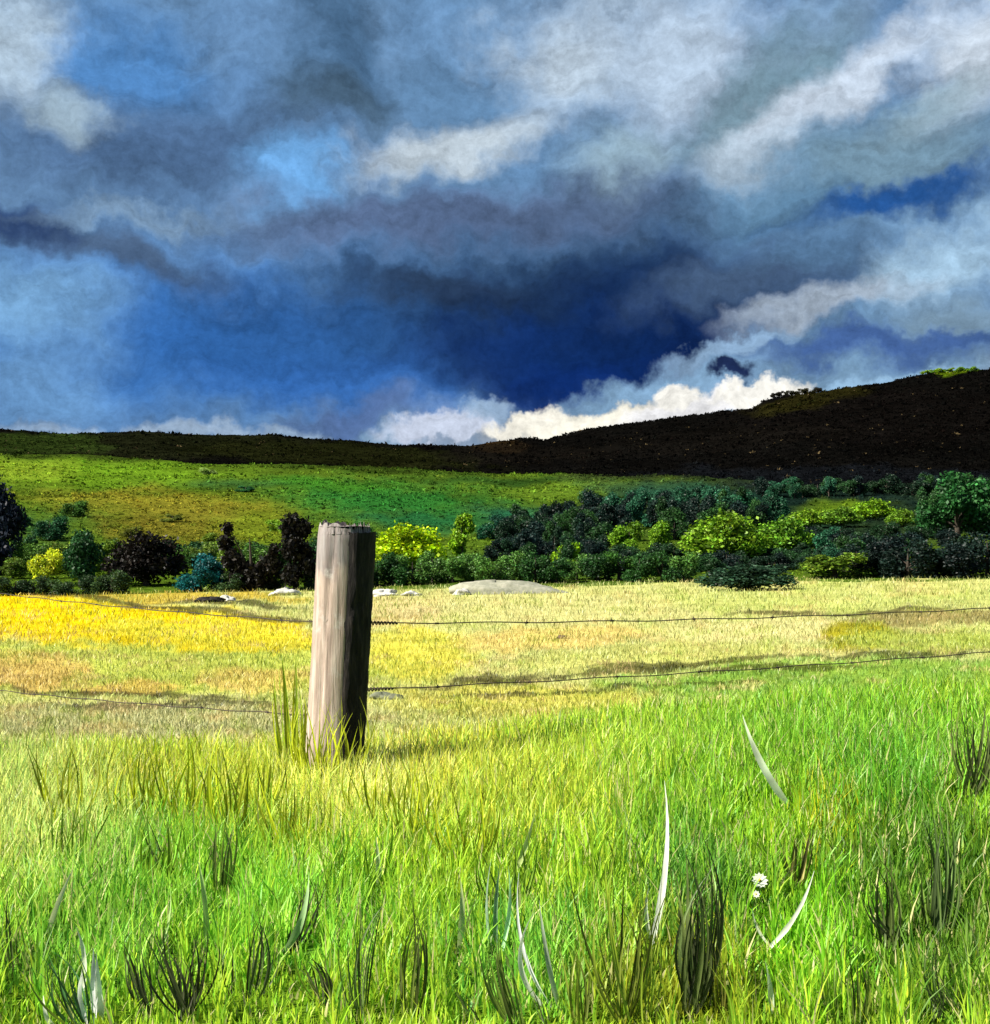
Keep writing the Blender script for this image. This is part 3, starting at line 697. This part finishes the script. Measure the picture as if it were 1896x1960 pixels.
# ------------------------------------------------------------------ stones
def rock_mesh(seed, w, dep, h, rough=0.18, n=14, m=24, peak=0.0):
    r = np.random.default_rng(seed); ph = r.uniform(0, 50, 2)
    th = np.linspace(0, 2 * math.pi, m, endpoint=False); fi = np.linspace(-0.5, math.pi / 2, n)
    V = []
    for f_ in fi:
        for t in th:
            k = 1 + rough * 2 * (float(fbm(np.array([math.cos(t) * 1.4 + ph[0]]), np.array([math.sin(t) * 1.4 + f_ * 1.7 + ph[1]]), 3)[0]) - .5)
            c = math.cos(f_) ** (0.8)if f_ > -1.5 else 0
            V.append((w / 2 * math.cos(t) * max(c, 0) * k + peak * w * math.sin(max(f_, 0)), dep / 2 * math.sin(t) * max(c, 0) * k, h * math.sin(f_) * k))
    Fs = []
    for i in range(n - 1):
        for j in range(m):
            Fs.append((i * m + j, i * m + (j + 1) % m, (i + 1) * m + (j + 1) % m, (i + 1) * m + j))
    return mesh_np('stone', np.array(V), np.array(Fs), None, True)
def stone(name, seed, px, py, wpx, hpx, d, mat, label, cat='stone', zf=field_z, peak=0.0, rough=0.7, rot=0, dep=0.8):
    x = (px - CX) / F * d; z = float(zf(np.array([x]), np.array([float(d)]))[0])
    W, H = wpx / F * d, hpx * (.62 if cat == 'stone' else .8) / F * d
    o = obj(name, rock_mesh(seed, W, W * dep, H, rough, peak=peak), mat); o.location = (x, d, z - H * 0.05); o.rotation_euler = (0, 0, rot)
    return tag(o, label, cat)
FD = lambda px, py: float(inv(field_row, [px], [py], 9.6, 150)[0])
stone('rock_outcrop', 1, 985, 1137, 225, 30, FD(985, 1137), MAT_GROCK, 'long low pale grey rounded rock outcrop at the far edge of the field', 'rock', peak=-0.16, dep=0.35, rough=0.3)
for i, (px, py, w, h, lab) in enumerate([
    (545, 1140, 56, 22, 'white pointed stone at the foot of the tall black bush left of the post'),
    (735, 1142, 62, 16, 'white stone closest to the right side of the fence post'),
    (790, 1142, 46, 12, 'small flat white stone between the fence post and the grey outcrop'),
    (884, 1140, 36, 16, 'white stone touching the left end of the grey outcrop'),
    (1192, 1114, 44, 12, 'flat white stone right of the grey outcrop below the dark wood'),
    (1296, 1110, 38, 16, 'upright white stone right of the flat white stone below the lime trees'),
    (1372, 1122, 30, 12, 'small white stone left of the low jutting dark bush'),
    (436, 1152, 30, 16, 'white stone beside the black stone under the forked bush')]):
    stone('white_stone', 10 + i, px, py, w, h, FD(px, py), MAT_WROCK, lab, 'stone')
stone('black_stone', 31, 402, 1154, 56, 14, FD(402, 1154), MAT_SHADE_STONE, 'flat black stone under the forked black bush left of the post')
stone('lichen_stone', 32, 745, 1334, 66, 20, FD(745, 1334), MAT_DROCK, 'flat olive grey stone in the field right behind the fence post', peak=-0.2, rough=0.5)
stone('brown_stone', 33, 1076, 1222, 20, 10, FD(1076, 1222), MAT_BROWN, 'tiny brown stone alone in the peach coloured strip of field', rough=0.5)

# ------------------------------------------------------------------ fence post
def post_z(x, y): return float(bank_z(np.array([x]), np.array([y]))[0])
def build_post(loc, height, radius, lean, seed=0, main=True, label=''):
    r = np.random.default_rng(seed)
    e = empty('fence_post', loc)
    seg, rings = 64, 60; V = []
    for i in range(rings + 1):
        t = i / rings; z = -0.3 + (height + 0.3) * t
        for k in range(seg):
            a = 2 * math.pi * k / seg
            g = float(fbm(np.array([a * 6 + seed]), np.array([z * 1.2]), 3)[0]) - .5
            g2 = float(fbm(np.array([math.cos(a) * 1.2 + 9 + seed]), np.array([math.sin(a) * 1.2 + z * 2]), 3)[0]) - .5
            rr = radius * (1.02 - 0.05 * t + 0.05 * g + 0.09 * g2)
            if t > 0.97: rr *= 1 - (t - 0.97) * 2.2
            crack = abs(((a + 0.12 * math.sin(z * 3)) % (2 * math.pi)) - 4.35)
            if crack < 0.06 and z > 0.35: rr -= 0.018 * (1 - crack / 0.06)
            zz = z
            if i >= rings - 1: zz += 0.045 * (vnoise(np.array([a * 7.0 + seed]), np.array([3.3]))[0] - .45) + 0.02 * math.cos(a - 2.6)
            V.append((rr * math.cos(a) + lean * z, rr * math.sin(a), zz))
    Fs = [(i * seg + k, i * seg + (k + 1) % seg, (i + 1) * seg + (k + 1) % seg, (i + 1) * seg + k) for i in range(rings) for k in range(seg)]
    obj('shaft', mesh_np('shaft', np.array(V), np.array(Fs), None, True), MAT_POST, e)
    # sawn end, sunk a little inside the weathered rim
    cv = []; top = height - 0.012
    for rad in (0.94, 0.6, 0.25, 0.02):
        for k in range(seg):
            a = 2 * math.pi * k / seg
            cv.append((radius * rad * math.cos(a) + lean * top, radius * rad * math.sin(a), top + 0.012 * (vnoise(np.array([a * 3.0]), np.array([rad * 8.0]))[0])))
    cf = [(i * seg + k, i * seg + (k + 1) % seg, (i + 1) * seg + (k + 1) % seg, (i + 1) * seg + k) for i in range(3) for k in range(seg)]
    obj('end_grain', mesh_np('end_grain', np.array(cv), np.array(cf)), MAT_POST, e)
    if main:
        # rough black strip: shade on this flank put into colour and shape
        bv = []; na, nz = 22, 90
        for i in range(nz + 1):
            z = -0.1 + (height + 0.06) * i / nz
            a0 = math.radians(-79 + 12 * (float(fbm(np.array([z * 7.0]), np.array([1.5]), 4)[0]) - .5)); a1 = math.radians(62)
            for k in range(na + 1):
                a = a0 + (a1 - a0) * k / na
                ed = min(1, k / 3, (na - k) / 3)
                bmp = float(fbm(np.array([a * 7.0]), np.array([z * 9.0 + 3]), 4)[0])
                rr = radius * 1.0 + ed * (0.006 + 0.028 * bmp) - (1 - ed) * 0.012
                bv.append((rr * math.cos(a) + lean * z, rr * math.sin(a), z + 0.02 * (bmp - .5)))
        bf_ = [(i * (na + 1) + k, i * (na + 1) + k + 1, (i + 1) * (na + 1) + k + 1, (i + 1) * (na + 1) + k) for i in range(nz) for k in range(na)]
        bo = obj('shade_strip', mesh_np('shade_strip', np.array(bv), np.array(bf_), None, True), MAT_SHADE_STONE, e); bo['label'] = 'rough black strip standing in for shade on the right flank of the post'
        # frayed grey splinters round the rim
        for k in range(46):
            a = math.radians(150 + k * 4.8 + r.uniform(-4, 4)); hh = 0.005 + 0.035 * r.random() ** 2; wd = r.uniform(0.003, 0.009)
            tl = r.uniform(-1.2, 1.0); rr = radius * 0.93; c_ = Vector((rr * math.cos(a) + lean * height, rr * math.sin(a), height - 0.05))
            u = Vector((-math.sin(a), math.cos(a), 0)) * wd; n_ = Vector((math.cos(a), math.sin(a), 0)) * 0.006
            sv = [c_ - u + n_, c_ + u + n_, c_ + u - n_, c_ - u - n_, c_ + u * tl - n_ + Vector((0, 0, hh + 0.04)), c_ + u * (tl + .3) - n_ + Vector((0, 0, hh + 0.036))]
            me = bpy.data.meshes.new('splinter'); me.from_pydata([tuple(q) for q in sv], [], [(0, 1, 5, 4), (1, 2, 5), (2, 3, 4, 5), (3, 0, 4)])
            obj('splinter', me, MAT_POST, e)
    return tag(e, label, 'fence post')
MAT_POST, pt, pb, pcr, pco = wood_like('weathered_wood', (.16, .118, .094), (.32, .245, .20), (.50, .42, .355), (16, 16, 1.1), 2.2, 0.7, 0.012)
# silver-grey weathering near the top and pale lichen flecks
n_, l_ = pt.nodes.new, pt.links.new
sp = n_('ShaderNodeSeparateXYZ'); l_(pco.outputs['Object'], sp.inputs[0])
nz_ = n_('ShaderNodeTexNoise'); nz_.inputs['Scale'].default_value = 9; nz_.inputs['Detail'].default_value = 6; l_(pco.outputs['Object'], nz_.inputs['Vector'])
ad = n_('ShaderNodeMath'); ad.operation = 'MULTIPLY_ADD'; l_(nz_.outputs[0], ad.inputs[0]); ad.inputs[1].default_value = 0.3; l_(sp.outputs[2], ad.inputs[2])
mr = n_('ShaderNodeMapRange'); l_(ad.outputs[0], mr.inputs[0]); mr.inputs[1].default_value = 1.27; mr.inputs[2].default_value = 1.40; mr.interpolation_type = 'SMOOTHSTEP'
mx = n_('ShaderNodeMix'); mx.data_type = 'RGBA'; l_(mr.outputs[0], mx.inputs[0]); l_(pcr.outputs[0], mx.inputs[6])
g1 = n_('ShaderNodeMix'); g1.data_type = 'RGBA'; g1.blend_type = 'MULTIPLY'; g1.inputs[0].default_value = 1; l_(pcr.outputs[0], g1.inputs[6]); g1.inputs[7].default_value = (0.62, 0.68, 0.78, 1); l_(g1.outputs[2], mx.inputs[7])
lc = n_('ShaderNodeTexNoise'); lc.inputs['Scale'].default_value = 5.5; lc.inputs['Detail'].default_value = 9; lc.inputs['Roughness'].default_value = 0.7; l_(pco.outputs['Object'], lc.inputs['Vector'])
lr = n_('ShaderNodeMapRange'); l_(lc.outputs[0], lr.inputs[0]); lr.inputs[1].default_value = 0.58; lr.inputs[2].default_value = 0.68; lr.inputs[4].default_value = 0.5
mx2 = n_('ShaderNodeMix'); mx2.data_type = 'RGBA'; l_(lr.outputs[0], mx2.inputs[0]); l_(mx.outputs[2], mx2.inputs[6]); mx2.inputs[7].default_value = (.5, .48, .43, 1)
l_(mx2.outputs[2], pb.inputs['Base Color'])
pz = post_z(POST_X, POST_Y)
PH = P(655, 1006, POST_Y).z - pz
post = build_post((POST_X, POST_Y, pz), PH, 0.155, 0.05, 4, True, 'thick weathered wooden fence post with shade added as a black strip on its right side')

# wires strung from the back of the post
def wire(name, pts, sag, label, nseg=40, knot=None):
    path = []
    for a, b in zip(pts[:-1], pts[1:]):
        for i in range(nseg):
            t = i / nseg; p = a.lerp(b, t); p.z -= sag * 4 * t * (1 - t); p.z += 0.004 * math.sin(t * 40); path.append(p)
    path.append(pts[-1])
    items = [(path, [0.0034] * len(path), 6)]
    total = 0
    for i in range(1, len(path)):
        total += (path[i] - path[i - 1]).length
        if total > 0.55:
            total = 0; p = path[i]; t = (path[i] - path[i - 1]).normalized(); an = random.uniform(0, 6.28)
            q = Vector((0, math.cos(an), math.sin(an))) * 0.022
            items.append(([p - q - t * .006, p, p + q + t * .006], [0.0012, 0.0045, 0.0012], 4))
            items.append(([p - t * .012, p + t * .012], [0.006, 0.006], 5))
    w_ = tag(obj(name, tubes(name, items), MAT_WIRE), label, 'wire', 'fence wires')
    if knot is not None:                         # wire end twisted back on itself where it leaves the post
        a, b = pts[0], pts[1]; dr = (b - a).normalized(); coil = []
        for i in range(70):
            t = i / 69; p = a + dr * (0.16 + knot * t); an = t * 50; r_ = 0.011 * (1 - .4 * t)
            coil.append(p + Vector((0, math.cos(an), math.sin(an))) * r_ - Vector((0, 0, sag * 4 * ((p - a).length / (b - a).length))))
        obj('wire_twist', tubes('wire_twist', [(coil, [.0042] * 70, 5)]), MAT_WIRE, w_)
    return w_
byk = POST_Y + 0.165
def on_post(py): 
    z = P(640, py, byk).z
    return Vector((POST_X + 0.05 * (z - pz), byk, z))
EL_, ER_ = P(-1000, 1118, 15.0), P(2900, 1160, 11.0)
wire('fence_wire', [on_post(1194), P(0, 1136, 11.2), EL_], 0.02, 'upper barbed wire running left from the fence post', knot=0.1)
wire('fence_wire', [on_post(1372), P(0, 1322, 9.2), P(-1000, 1240, 14.9)], 0.015, 'lower barbed wire running left from the fence post', knot=0.1)
wire('fence_wire', [on_post(1192), P(1896, 1164, 8.6), ER_], 0.03, 'upper barbed wire running right from the fence post', knot=0.16)
wire('fence_wire', [on_post(1322), P(1896, 1248, 9.0), P(2900, 1250, 11.0)], 0.02, 'lower barbed wire running right from the fence post', knot=0.16)

# ------------------------------------------------------------------ single blades, tufts and weeds standing out of the grass
def blade_mesh(base, tip, w, bow, seg=9, col=(100, 140, 40), out=0.02, blunt=False, seed=0, droop=0.0):
    """folded grass leaf from base to tip, bow = sideways bulge as a share of its length"""
    r = np.random.default_rng(seed + 77)
    ax = tip - base; Ln = ax.length; side = Vector((ax.z, 0, -ax.x)).normalized()
    V, C = [], []; cl = LC(col) * 0.85; tw0, tw1 = r.uniform(-.9, .9), r.uniform(-1.3, 1.3); hook = r.uniform(-.16, .16) * (.4 if col[1] > 150 and w > .008 else 1)
    for i in range(seg + 1):
        t = i / seg
        c = base + ax * t + side * (bow * Ln * 4 * t * (1 - t)) + Vector((0, out * math.sin(t * 3.0), 0))
        c = c + side * (hook * Ln * t ** 3) - Vector((0, 0, abs(hook) * .35 * Ln * t ** 3))
        prof = (0.55 + 0.45 * min(1, t / .3)) * (1 - t ** 2.2) if not blunt else (0.5 + 0.5 * min(1, t / .3)) * min(1, (1 - t) * 6 + .12)
        hw = max(w * 0.5 * prof, 0.0004) * r.uniform(.88, 1.12)
        tw = tw0 + (tw1 - tw0) * t; sd = side * math.cos(tw) + Vector((0, 1, 0)) * math.sin(tw); nr = Vector((0, 1, 0)) * math.cos(tw) - side * math.sin(tw)
        V += [c - sd * hw, c + nr * (0.35 * hw), c + sd * hw]
        k = r.uniform(.85, 1.15); e = r.uniform(.8, 1.2)
        C += [cl * k * .9, cl * k * e, cl * k * 1.08]
    Fs = []
    for i in range(seg):
        a = i * 3; b = a + 3
        Fs += [(a, a + 1, b + 1, b), (a + 1, a + 2, b + 2, b + 1)]
    me = mesh_np('blade', np.array([tuple(q) for q in V]), np.array(Fs), np.array(C), False)
    me.materials.append(MAT_BLADE); return me
def stroke(root, d, bx, by, tx, ty, wpx, bow, col, seed, drop=46, blunt=False, name='blade', parent=None, k=1):
    """leaf or close bunch of k leaves seen from photo point (bx,by) to (tx,ty); the foot goes on down into the sward"""
    q = drop / max(1.0, math.hypot(tx - bx, ty - by)); fx, fy = bx - (tx - bx) * q * .5, by + drop * .6
    last = None; R = random.Random(seed)
    for i in range(k):
        u = 0 if k == 1 else (i / (k - 1) - .5)
        dd = d + R.uniform(-.03, .03) * (k > 1)
        sh = 1 - (0 if k == 1 else R.uniform(0, .5) * (abs(u) * 1.4 + .15))
        gx, gy = fx + (tx - fx) * sh, fy + (ty - fy) * sh
        b = P(fx + u * wpx * .7, fy, dd); t = P(gx + u * wpx * .75 + R.gauss(0, 4) * (k > 1), gy, dd)
        b.z = min(b.z, post_z(b.x, dd))
        kf = R.uniform(.65, 1.45); cc = col if k == 1 else tuple(max(0, min(255, int(v * kf))) for v in col)
        ww = wpx * (1 if k == 1 else R.uniform(.34, .5) if k < 4 else R.uniform(.1, .27))
        me = blade_mesh(b - root, t - root, max(ww * (.75 if k == 1 else 1), 3.2) / F * dd, bow + (0 if k == 1 else u * .12 + R.uniform(-.045, .045)), col=cc, seed=seed * 31 + i, blunt=blunt and k == 1, out=0.03 * R.uniform(-1, 1))
        last = obj(name, me, None, parent)
    return last
sid = [0]
def tuft(name, label, cat, strokes, group=None, drop=46, dpx=None, fanned=False):
    bx = sum(s[0] for s in strokes) / len(strokes); by = max(s[1] for s in strokes)
    d = bank_at(bx, min(by + 30, 1990)) if dpx is None else dpx
    root = Vector(((bx - CX) / F * d, d, 0)); root.z = post_z(root.x, d)
    if not fanned:
        for s in strokes: HERO.append(((s[0] + s[2]) / 2, d, abs(s[0] - s[2]) / 2 + s[4] * .7 + 5))
    nk = [1 if (s[5 + 1][1] > 150 and s[4] < 23 and not fanned) else (1 if fanned else max(5, int(s[4] / 3))) if s[6][1] < 150 or fanned else 3 for s in strokes]
    if len(strokes) == 1 and nk[0] == 1:
        s = strokes[0]; sid[0] += 1
        o = stroke(root, d, *s[:6], s[6], sid[0], drop, len(s) > 7, name); o.location = root
        return tag(o, label, cat, group)
    e = empty(name, root)
    for s, k in zip(strokes, nk):
        sid[0] += 1
        stroke(root, d + random.uniform(-.04, .04), *s[:6], s[6], sid[0], drop, len(s) > 7, 'blade', e, k)
    return tag(e, label, cat, group)
WH, PALE, SAGE = (232, 238, 214), (196, 208, 150), (160, 192, 132)
DK, DK2, OL = (40, 46, 26), (56, 68, 34), (92, 106, 28)
YG, YG2 = (166, 178, 24), (140, 168, 28)
GB = 'grass blade'; GT = 'grass tuft'
tuft('pale_tussock', 'thin cream grass blade leaning right, upper one near the bottom left corner', GB, [(100, 1765, 146, 1664, 16, -.04, (222, 222, 178))])
tuft('pale_tussock', 'narrow upright white grass blade left of the broad white blade', GB, [(154, 1880, 151, 1772, 17, .03, WH)])
tuft('pale_tussock', 'broad white grass blade at the bottom left', GB, [(180, 1935, 174, 1812, 38, -.03, WH)])
tuft('pale_tussock', 'short white blade lying low in the bottom left corner', GB, [(100, 1945, 84, 1905, 15, 0, WH)])
tuft('pale_tussock', 'long curved pale grass blade at the bottom centre', GB, [(1063, 1915, 1014, 1648, 24, -.12, (206, 220, 190))])
tuft('pale_tussock', 'tallest white grass blade, standing upright right of centre', GB, [(1248, 1790, 1290, 1490, 20, .02, (224, 228, 214))])
tuft('pale_tussock', 'short thin white blade left of the foot of the tallest white blade', GB, [(1246, 1775, 1240, 1700, 13, -.06, WH)])
tuft('pale_tussock', 'wide whitish blade leaning left high on the right slope', GB, [(1502, 1518, 1418, 1368, 22, -.05, (206, 218, 186))])
tuft('pale_tussock', 'white forked stem with one arm reaching up right', 'plant', [(1476, 1770, 1556, 1664, 14, .05, WH), (1470, 1790, 1442, 1738, 8, -.1, (214, 222, 190))])
tuft('pale_tussock', 'faint white blade at the bottom edge under the white forked stem', GB, [(1476, 1915, 1468, 1835, 18, .02, (214, 226, 196))])
for i, (s, lab) in enumerate([
    ((545, 1800, 582, 1664, 22, .12, SAGE), 'sage green curved blade left of the dark blade below the post'),
    ((392, 1790, 380, 1640, 17, .05, (176, 204, 120)), 'pale green blade above the black three-bladed tuft'),
    ((878, 1800, 886, 1680, 20, .03, (190, 204, 140)), 'straight pale green blade left of the two pale centre blades'),
    ((952, 1790, 962, 1640, 26, -.05, (164, 206, 158)), 'mint green blade in the bottom centre'),
    ((990, 1650, 1022, 1540, 16, .04, (190, 206, 130)), 'thin pale stem leaning right above the long curved blade'),
    ((310, 1800, 332, 1680, 12, .03, (180, 206, 130)), 'very thin pale green blade right of the leaning black blades'),
    ((722, 1680, 716, 1600, 16, .04, (196, 212, 156)), 'short pale blade below the foot of the fence post')]):
    tuft('pale_tussock', lab, GB, [s])
dark = [
 ('dark fan of three blue-green blades behind the white blades at bottom left', [(150, 1930, 96, 1810, 26, -.06, (50, 82, 44)), (140, 1935, 60, 1830, 18, -.05, OL), (160, 1930, 118, 1800, 20, .05, (44, 72, 44))]),
 ('short black blade left of the leaning black tuft at bottom left', [(275, 1905, 244, 1795, 28, -.06, DK)]),
 ('black tuft of three broad blades at bottom left, one leaning far left', [(352, 1915, 282, 1732, 26, -.05, DK), (352, 1920, 342, 1800, 30, .05, DK), (360, 1915, 388, 1752, 28, .08, (36, 38, 22))]),
 ('upright dark olive blade with a slim companion right of the black tuft', [(482, 1880, 490, 1715, 24, .05, DK2), (500, 1870, 516, 1770, 16, .06, DK2), (444, 1880, 446, 1790, 14, 0, DK2)]),
 ('black blade leaning right beside the sage green blade', [(560, 1800, 598, 1660, 26, .05, DK)]),
 ('dark green blade bending down to the right below the sage blade', [(612, 1900, 586, 1820, 26, .12, DK), (606, 1900, 548, 1800, 16, -.06, OL)]),
 ('narrow dark tuft with one blade kinked to the right', [(690, 1920, 684, 1735, 18, -.03, DK2), (700, 1800, 732, 1690, 20, -.06, DK2), (664, 1920, 662, 1820, 16, .04, DK2)]),
 ('broad dark olive blade left of the straight pale blade', [(785, 1930, 790, 1705, 34, .02, (70, 80, 32))]),
 ('dark blade lying to the left at the bottom centre', [(905, 1940, 850, 1865, 15, .03, DK2)]),
 ('broad dark olive blade under the mint green blade', [(985, 1935, 946, 1790, 36, -.05, (70, 84, 32)), (1040, 1935, 1024, 1880, 15, .04, DK2)]),
 ('brown-green tuft of tall blades left of the tallest white blade', [(1200, 1880, 1140, 1590, 26, -.06, OL), (1195, 1900, 1205, 1640, 30, .08, (78, 86, 28)), (1110, 1935, 1100, 1770, 26, 0, (86, 96, 32)), (1215, 1900, 1245, 1720, 20, .05, OL), (1240, 1900, 1262, 1600, 18, .02, OL)]),
 ('tall black plumed weed right of the tallest white blade', [(1325, 1900, 1352, 1590, 46, .05, (50, 58, 28), 1), (1335, 1830, 1340, 1640, 34, -.06, DK2), (1330, 1860, 1380, 1600, 18, .06, DK), (1340, 1830, 1334, 1750, 36, 0, DK)]),
 ('dark olive blade at the bottom under the plumed weed', [(1378, 1930, 1372, 1800, 18, .02, (92, 92, 30))]),
 ('smooth black leaf bent sharply right at its foot on the right', [(1726, 1790, 1640, 1680, 26, -.14, (34, 42, 18)), (1700, 1790, 1688, 1610, 30, .05, (50, 60, 26))]),
 ('tall dark green weed with three stems near the right edge', [(1800, 1760, 1800, 1510, 40, .02, (58, 74, 36), 1), (1780, 1740, 1770, 1650, 26, -.05, (62, 78, 32)), (1812, 1760, 1826, 1560, 22, .04, (52, 66, 30))]),
 ('dark feathery weed standing highest at the right edge', [(1868, 1480, 1846, 1300, 20, -.05, (66, 74, 34)), (1860, 1500, 1884, 1340, 34, .06, (58, 66, 30)), (1862, 1440, 1828, 1370, 18, -.06, (66, 78, 34))]),
 ('dark curled blade low in the bottom right corner', [(1810, 1880, 1784, 1770, 22, -.14, (56, 70, 34)), (1840, 1890, 1766, 1830, 14, -.05, DK2), (1790, 1930, 1800, 1880, 22, .05, DK2)]),
 ('small brown weed on the green slope right above the white wildflower', [(1530, 1660, 1540, 1578, 32, .02, (80, 76, 36)), (1520, 1640, 1512, 1590, 20, -.06, (84, 96, 36))]),
 ('dim dark blade standing in the middle of the left grass', [(425, 1660, 428, 1560, 30, .03, (74, 88, 36)), (410, 1680, 412, 1600, 16, -.04, (84, 104, 36))]),
 ('slim dark blade leaning left above the black tuft', [(310, 1640, 270, 1545, 15, -.04, (70, 90, 40))]),
 ('dark blades at the very left edge low down', [(20, 1800, 14, 1690, 20, -.05, (76, 92, 44)), (48, 1840, 30, 1740, 14, -.05, (88, 104, 40))]),
 ('dark olive blades in the right foreground below the bent black leaf', [(1640, 1900, 1632, 1800, 26, .03, (76, 92, 34)), (1660, 1930, 1664, 1850, 22, .04, (84, 96, 30)), (1600, 1920, 1586, 1830, 22, -.05, (88, 110, 36))]),
]
for lab, st in dark:
    tuft('dark_tussock', lab, GT, [q[:6] + (tuple(int(min(255, v * 1.3 + 6)) for v in q[6]),) + q[7:] for q in st])
def fan(px, py, n, hpx, spread, col, wpx):
    out = []
    for i in range(n):
        t = (i + .5) / n - .5
        out.append((px + t * spread * .6 + random.uniform(-9, 9), py, px + t * spread * 1.2 + random.gauss(0, 20), py - hpx * random.uniform(.35, 1.05), wpx * random.uniform(.7, 1.2), t * .25 + random.uniform(-.1, .1), (lambda kf: tuple(int(min(255, q * kf)) for q in col))(random.uniform(.8, 1.2))))
    return out
tuft('grass_tuft', 'tall yellow-green leafy stalk standing just left of the fence post', GT, [(556 + q * 3, 1450, 546 + q * 5 + (q % 3) * 4, 1215 + abs(q) * 17 + (q % 2) * 22, 7 + (q % 3) * 2, q * .012, YG if q % 2 else YG2) for q in range(-5, 6)], drop=60, fanned=True)
tuft('grass_tuft', 'yellow-green tuft sprouting against the front foot of the fence post', GT, fan(622, 1500, 70, 165, 120, (176, 186, 30), 6), dpx=6.78, fanned=True)
for px, py, n, h, sp_, lab in [
    (130, 1560, 9, 150, 60, 'leftmost yellow-green tuft on the crest of the bank'),
    (265, 1560, 9, 150, 60, 'second yellow-green tuft from the left on the crest'),
    (345, 1560, 10, 170, 70, 'third yellow-green tuft from the left on the crest'),
    (440, 1580, 11, 210, 50, 'tall slim yellow-green tuft on the crest halfway between left edge and post'),
    (500, 1540, 8, 120, 60, 'yellow-green tuft on the crest nearest the leafy stalk by the post'),
    (790, 1600, 12, 200, 80, 'large yellow-green tuft just right of the fence post'),
    (720, 1560, 8, 150, 60, 'yellow-green tuft at the right foot of the fence post'),
    (900, 1640, 10, 170, 70, 'yellow-green tuft second to the right of the post'),
    (560, 1620, 10, 170, 70, 'yellow-green tuft lower down left of the post foot'),
    (700, 1690, 9, 150, 60, 'olive tuft lower down below the post'),
    (300, 1690, 9, 150, 60, 'olive green tuft in the left middle of the grass'),
    (130, 1660, 8, 150, 50, 'olive green tuft above the cream blade at left'),
    (980, 1730, 9, 180, 60, 'olive green tuft above the mint green blade'),
    (1170, 1700, 8, 120, 60, 'green tuft left above the brown-green blades'),
    (620, 1740, 8, 150, 60, 'green tuft between the sage blade and the kinked dark tuft')]:
    tuft('grass_tuft', lab, GT, fan(px, py, n * 2 + 4, h, sp_ * 1.3, YG if py < 1650 else (122, 160, 28), 6), fanned=True)

# small flowers
def flower(px, py, col, rpx, label, n=12):
    d = bank_at(px, py + 40); root = Vector(((px - CX) / F * d, d, 0)); root.z = post_z(root.x, d)
    HERO.append((px, d, rpx + 6)); e = empty('flower', root); c = P(px, py, d) - root; R = rpx / F * d
    st = tubes('stem', [([(0, 0, -.01), (c.x * .3, c.y * .3, c.z * .6), tuple(c)], [.002, .0018, .0015], 5)]); st.materials.append(MAT_STEM); obj('stem', st, None, e)
    rot = Matrix.Rotation(math.radians(55), 3, 'X'); pm = None
    for i in range(n):
        a = 2 * math.pi * i / n; u = Vector((math.cos(a), math.sin(a), .12)); s_ = Vector((-math.sin(a), math.cos(a), 0)) * R * .28
        pv = [rot @ q + c for q in (u * R * .12, u * R * .6 - s_, u * R, u * R * .6 + s_)]
        me = mesh_np('petal', np.array([tuple(q) for q in pv]), np.array([[0, 1, 2, 3]]), np.tile(LC(col) * .9, (4, 1))); me.materials.append(MAT_BLADE); obj('petal', me, None, e)
    hb = rock_mesh(3, R * .4, R * .4, R * .16, .1, 6, 10); hb.materials.append(MAT_HEART); h_ = obj('flower_heart', hb, None, e); h_.location = c; h_.rotation_euler = (math.radians(55), 0, 0)
    return tag(e, label, 'flower')
MAT_STEM = wood_like('green_stem', (.05, .09, .02), (.08, .13, .03), (.1, .16, .04), (1, 1, 1), 20, .2, .001)[0]
MAT_HEART = wood_like('flower_heart', (.5, .35, .02), (.6, .42, .03), (.7, .5, .05), (1, 1, 1), 200, .5, .001)[0]
flower(1455, 1686, (236, 240, 222), 16, 'white wildflower above the forked white stem')
flower(1448, 1712, (226, 232, 210), 8, 'tiny white bud just below the white wildflower', 8)

# ------------------------------------------------------------------ the sward itself, cropped shorter just in front of the standing blades
v, f, c = join([grass_batch(60000, 1.9, 4.2, 0.06, 0.19, 0.004, 0.009),
                grass_batch(80000, 4.0, 7.4, 0.07, 0.21, 0.005, 0.010),
                grass_batch(52000, 7.0, 11.5, 0.08, 0.20, 0.006, 0.012)])
tag(obj('meadow_grass', mesh_np('meadow_grass', v, f, c), MAT_GRASS), 'short bright green grass covering the bank in front of the field', 'grass', kind='stuff')


print('objects', len(bpy.data.objects))
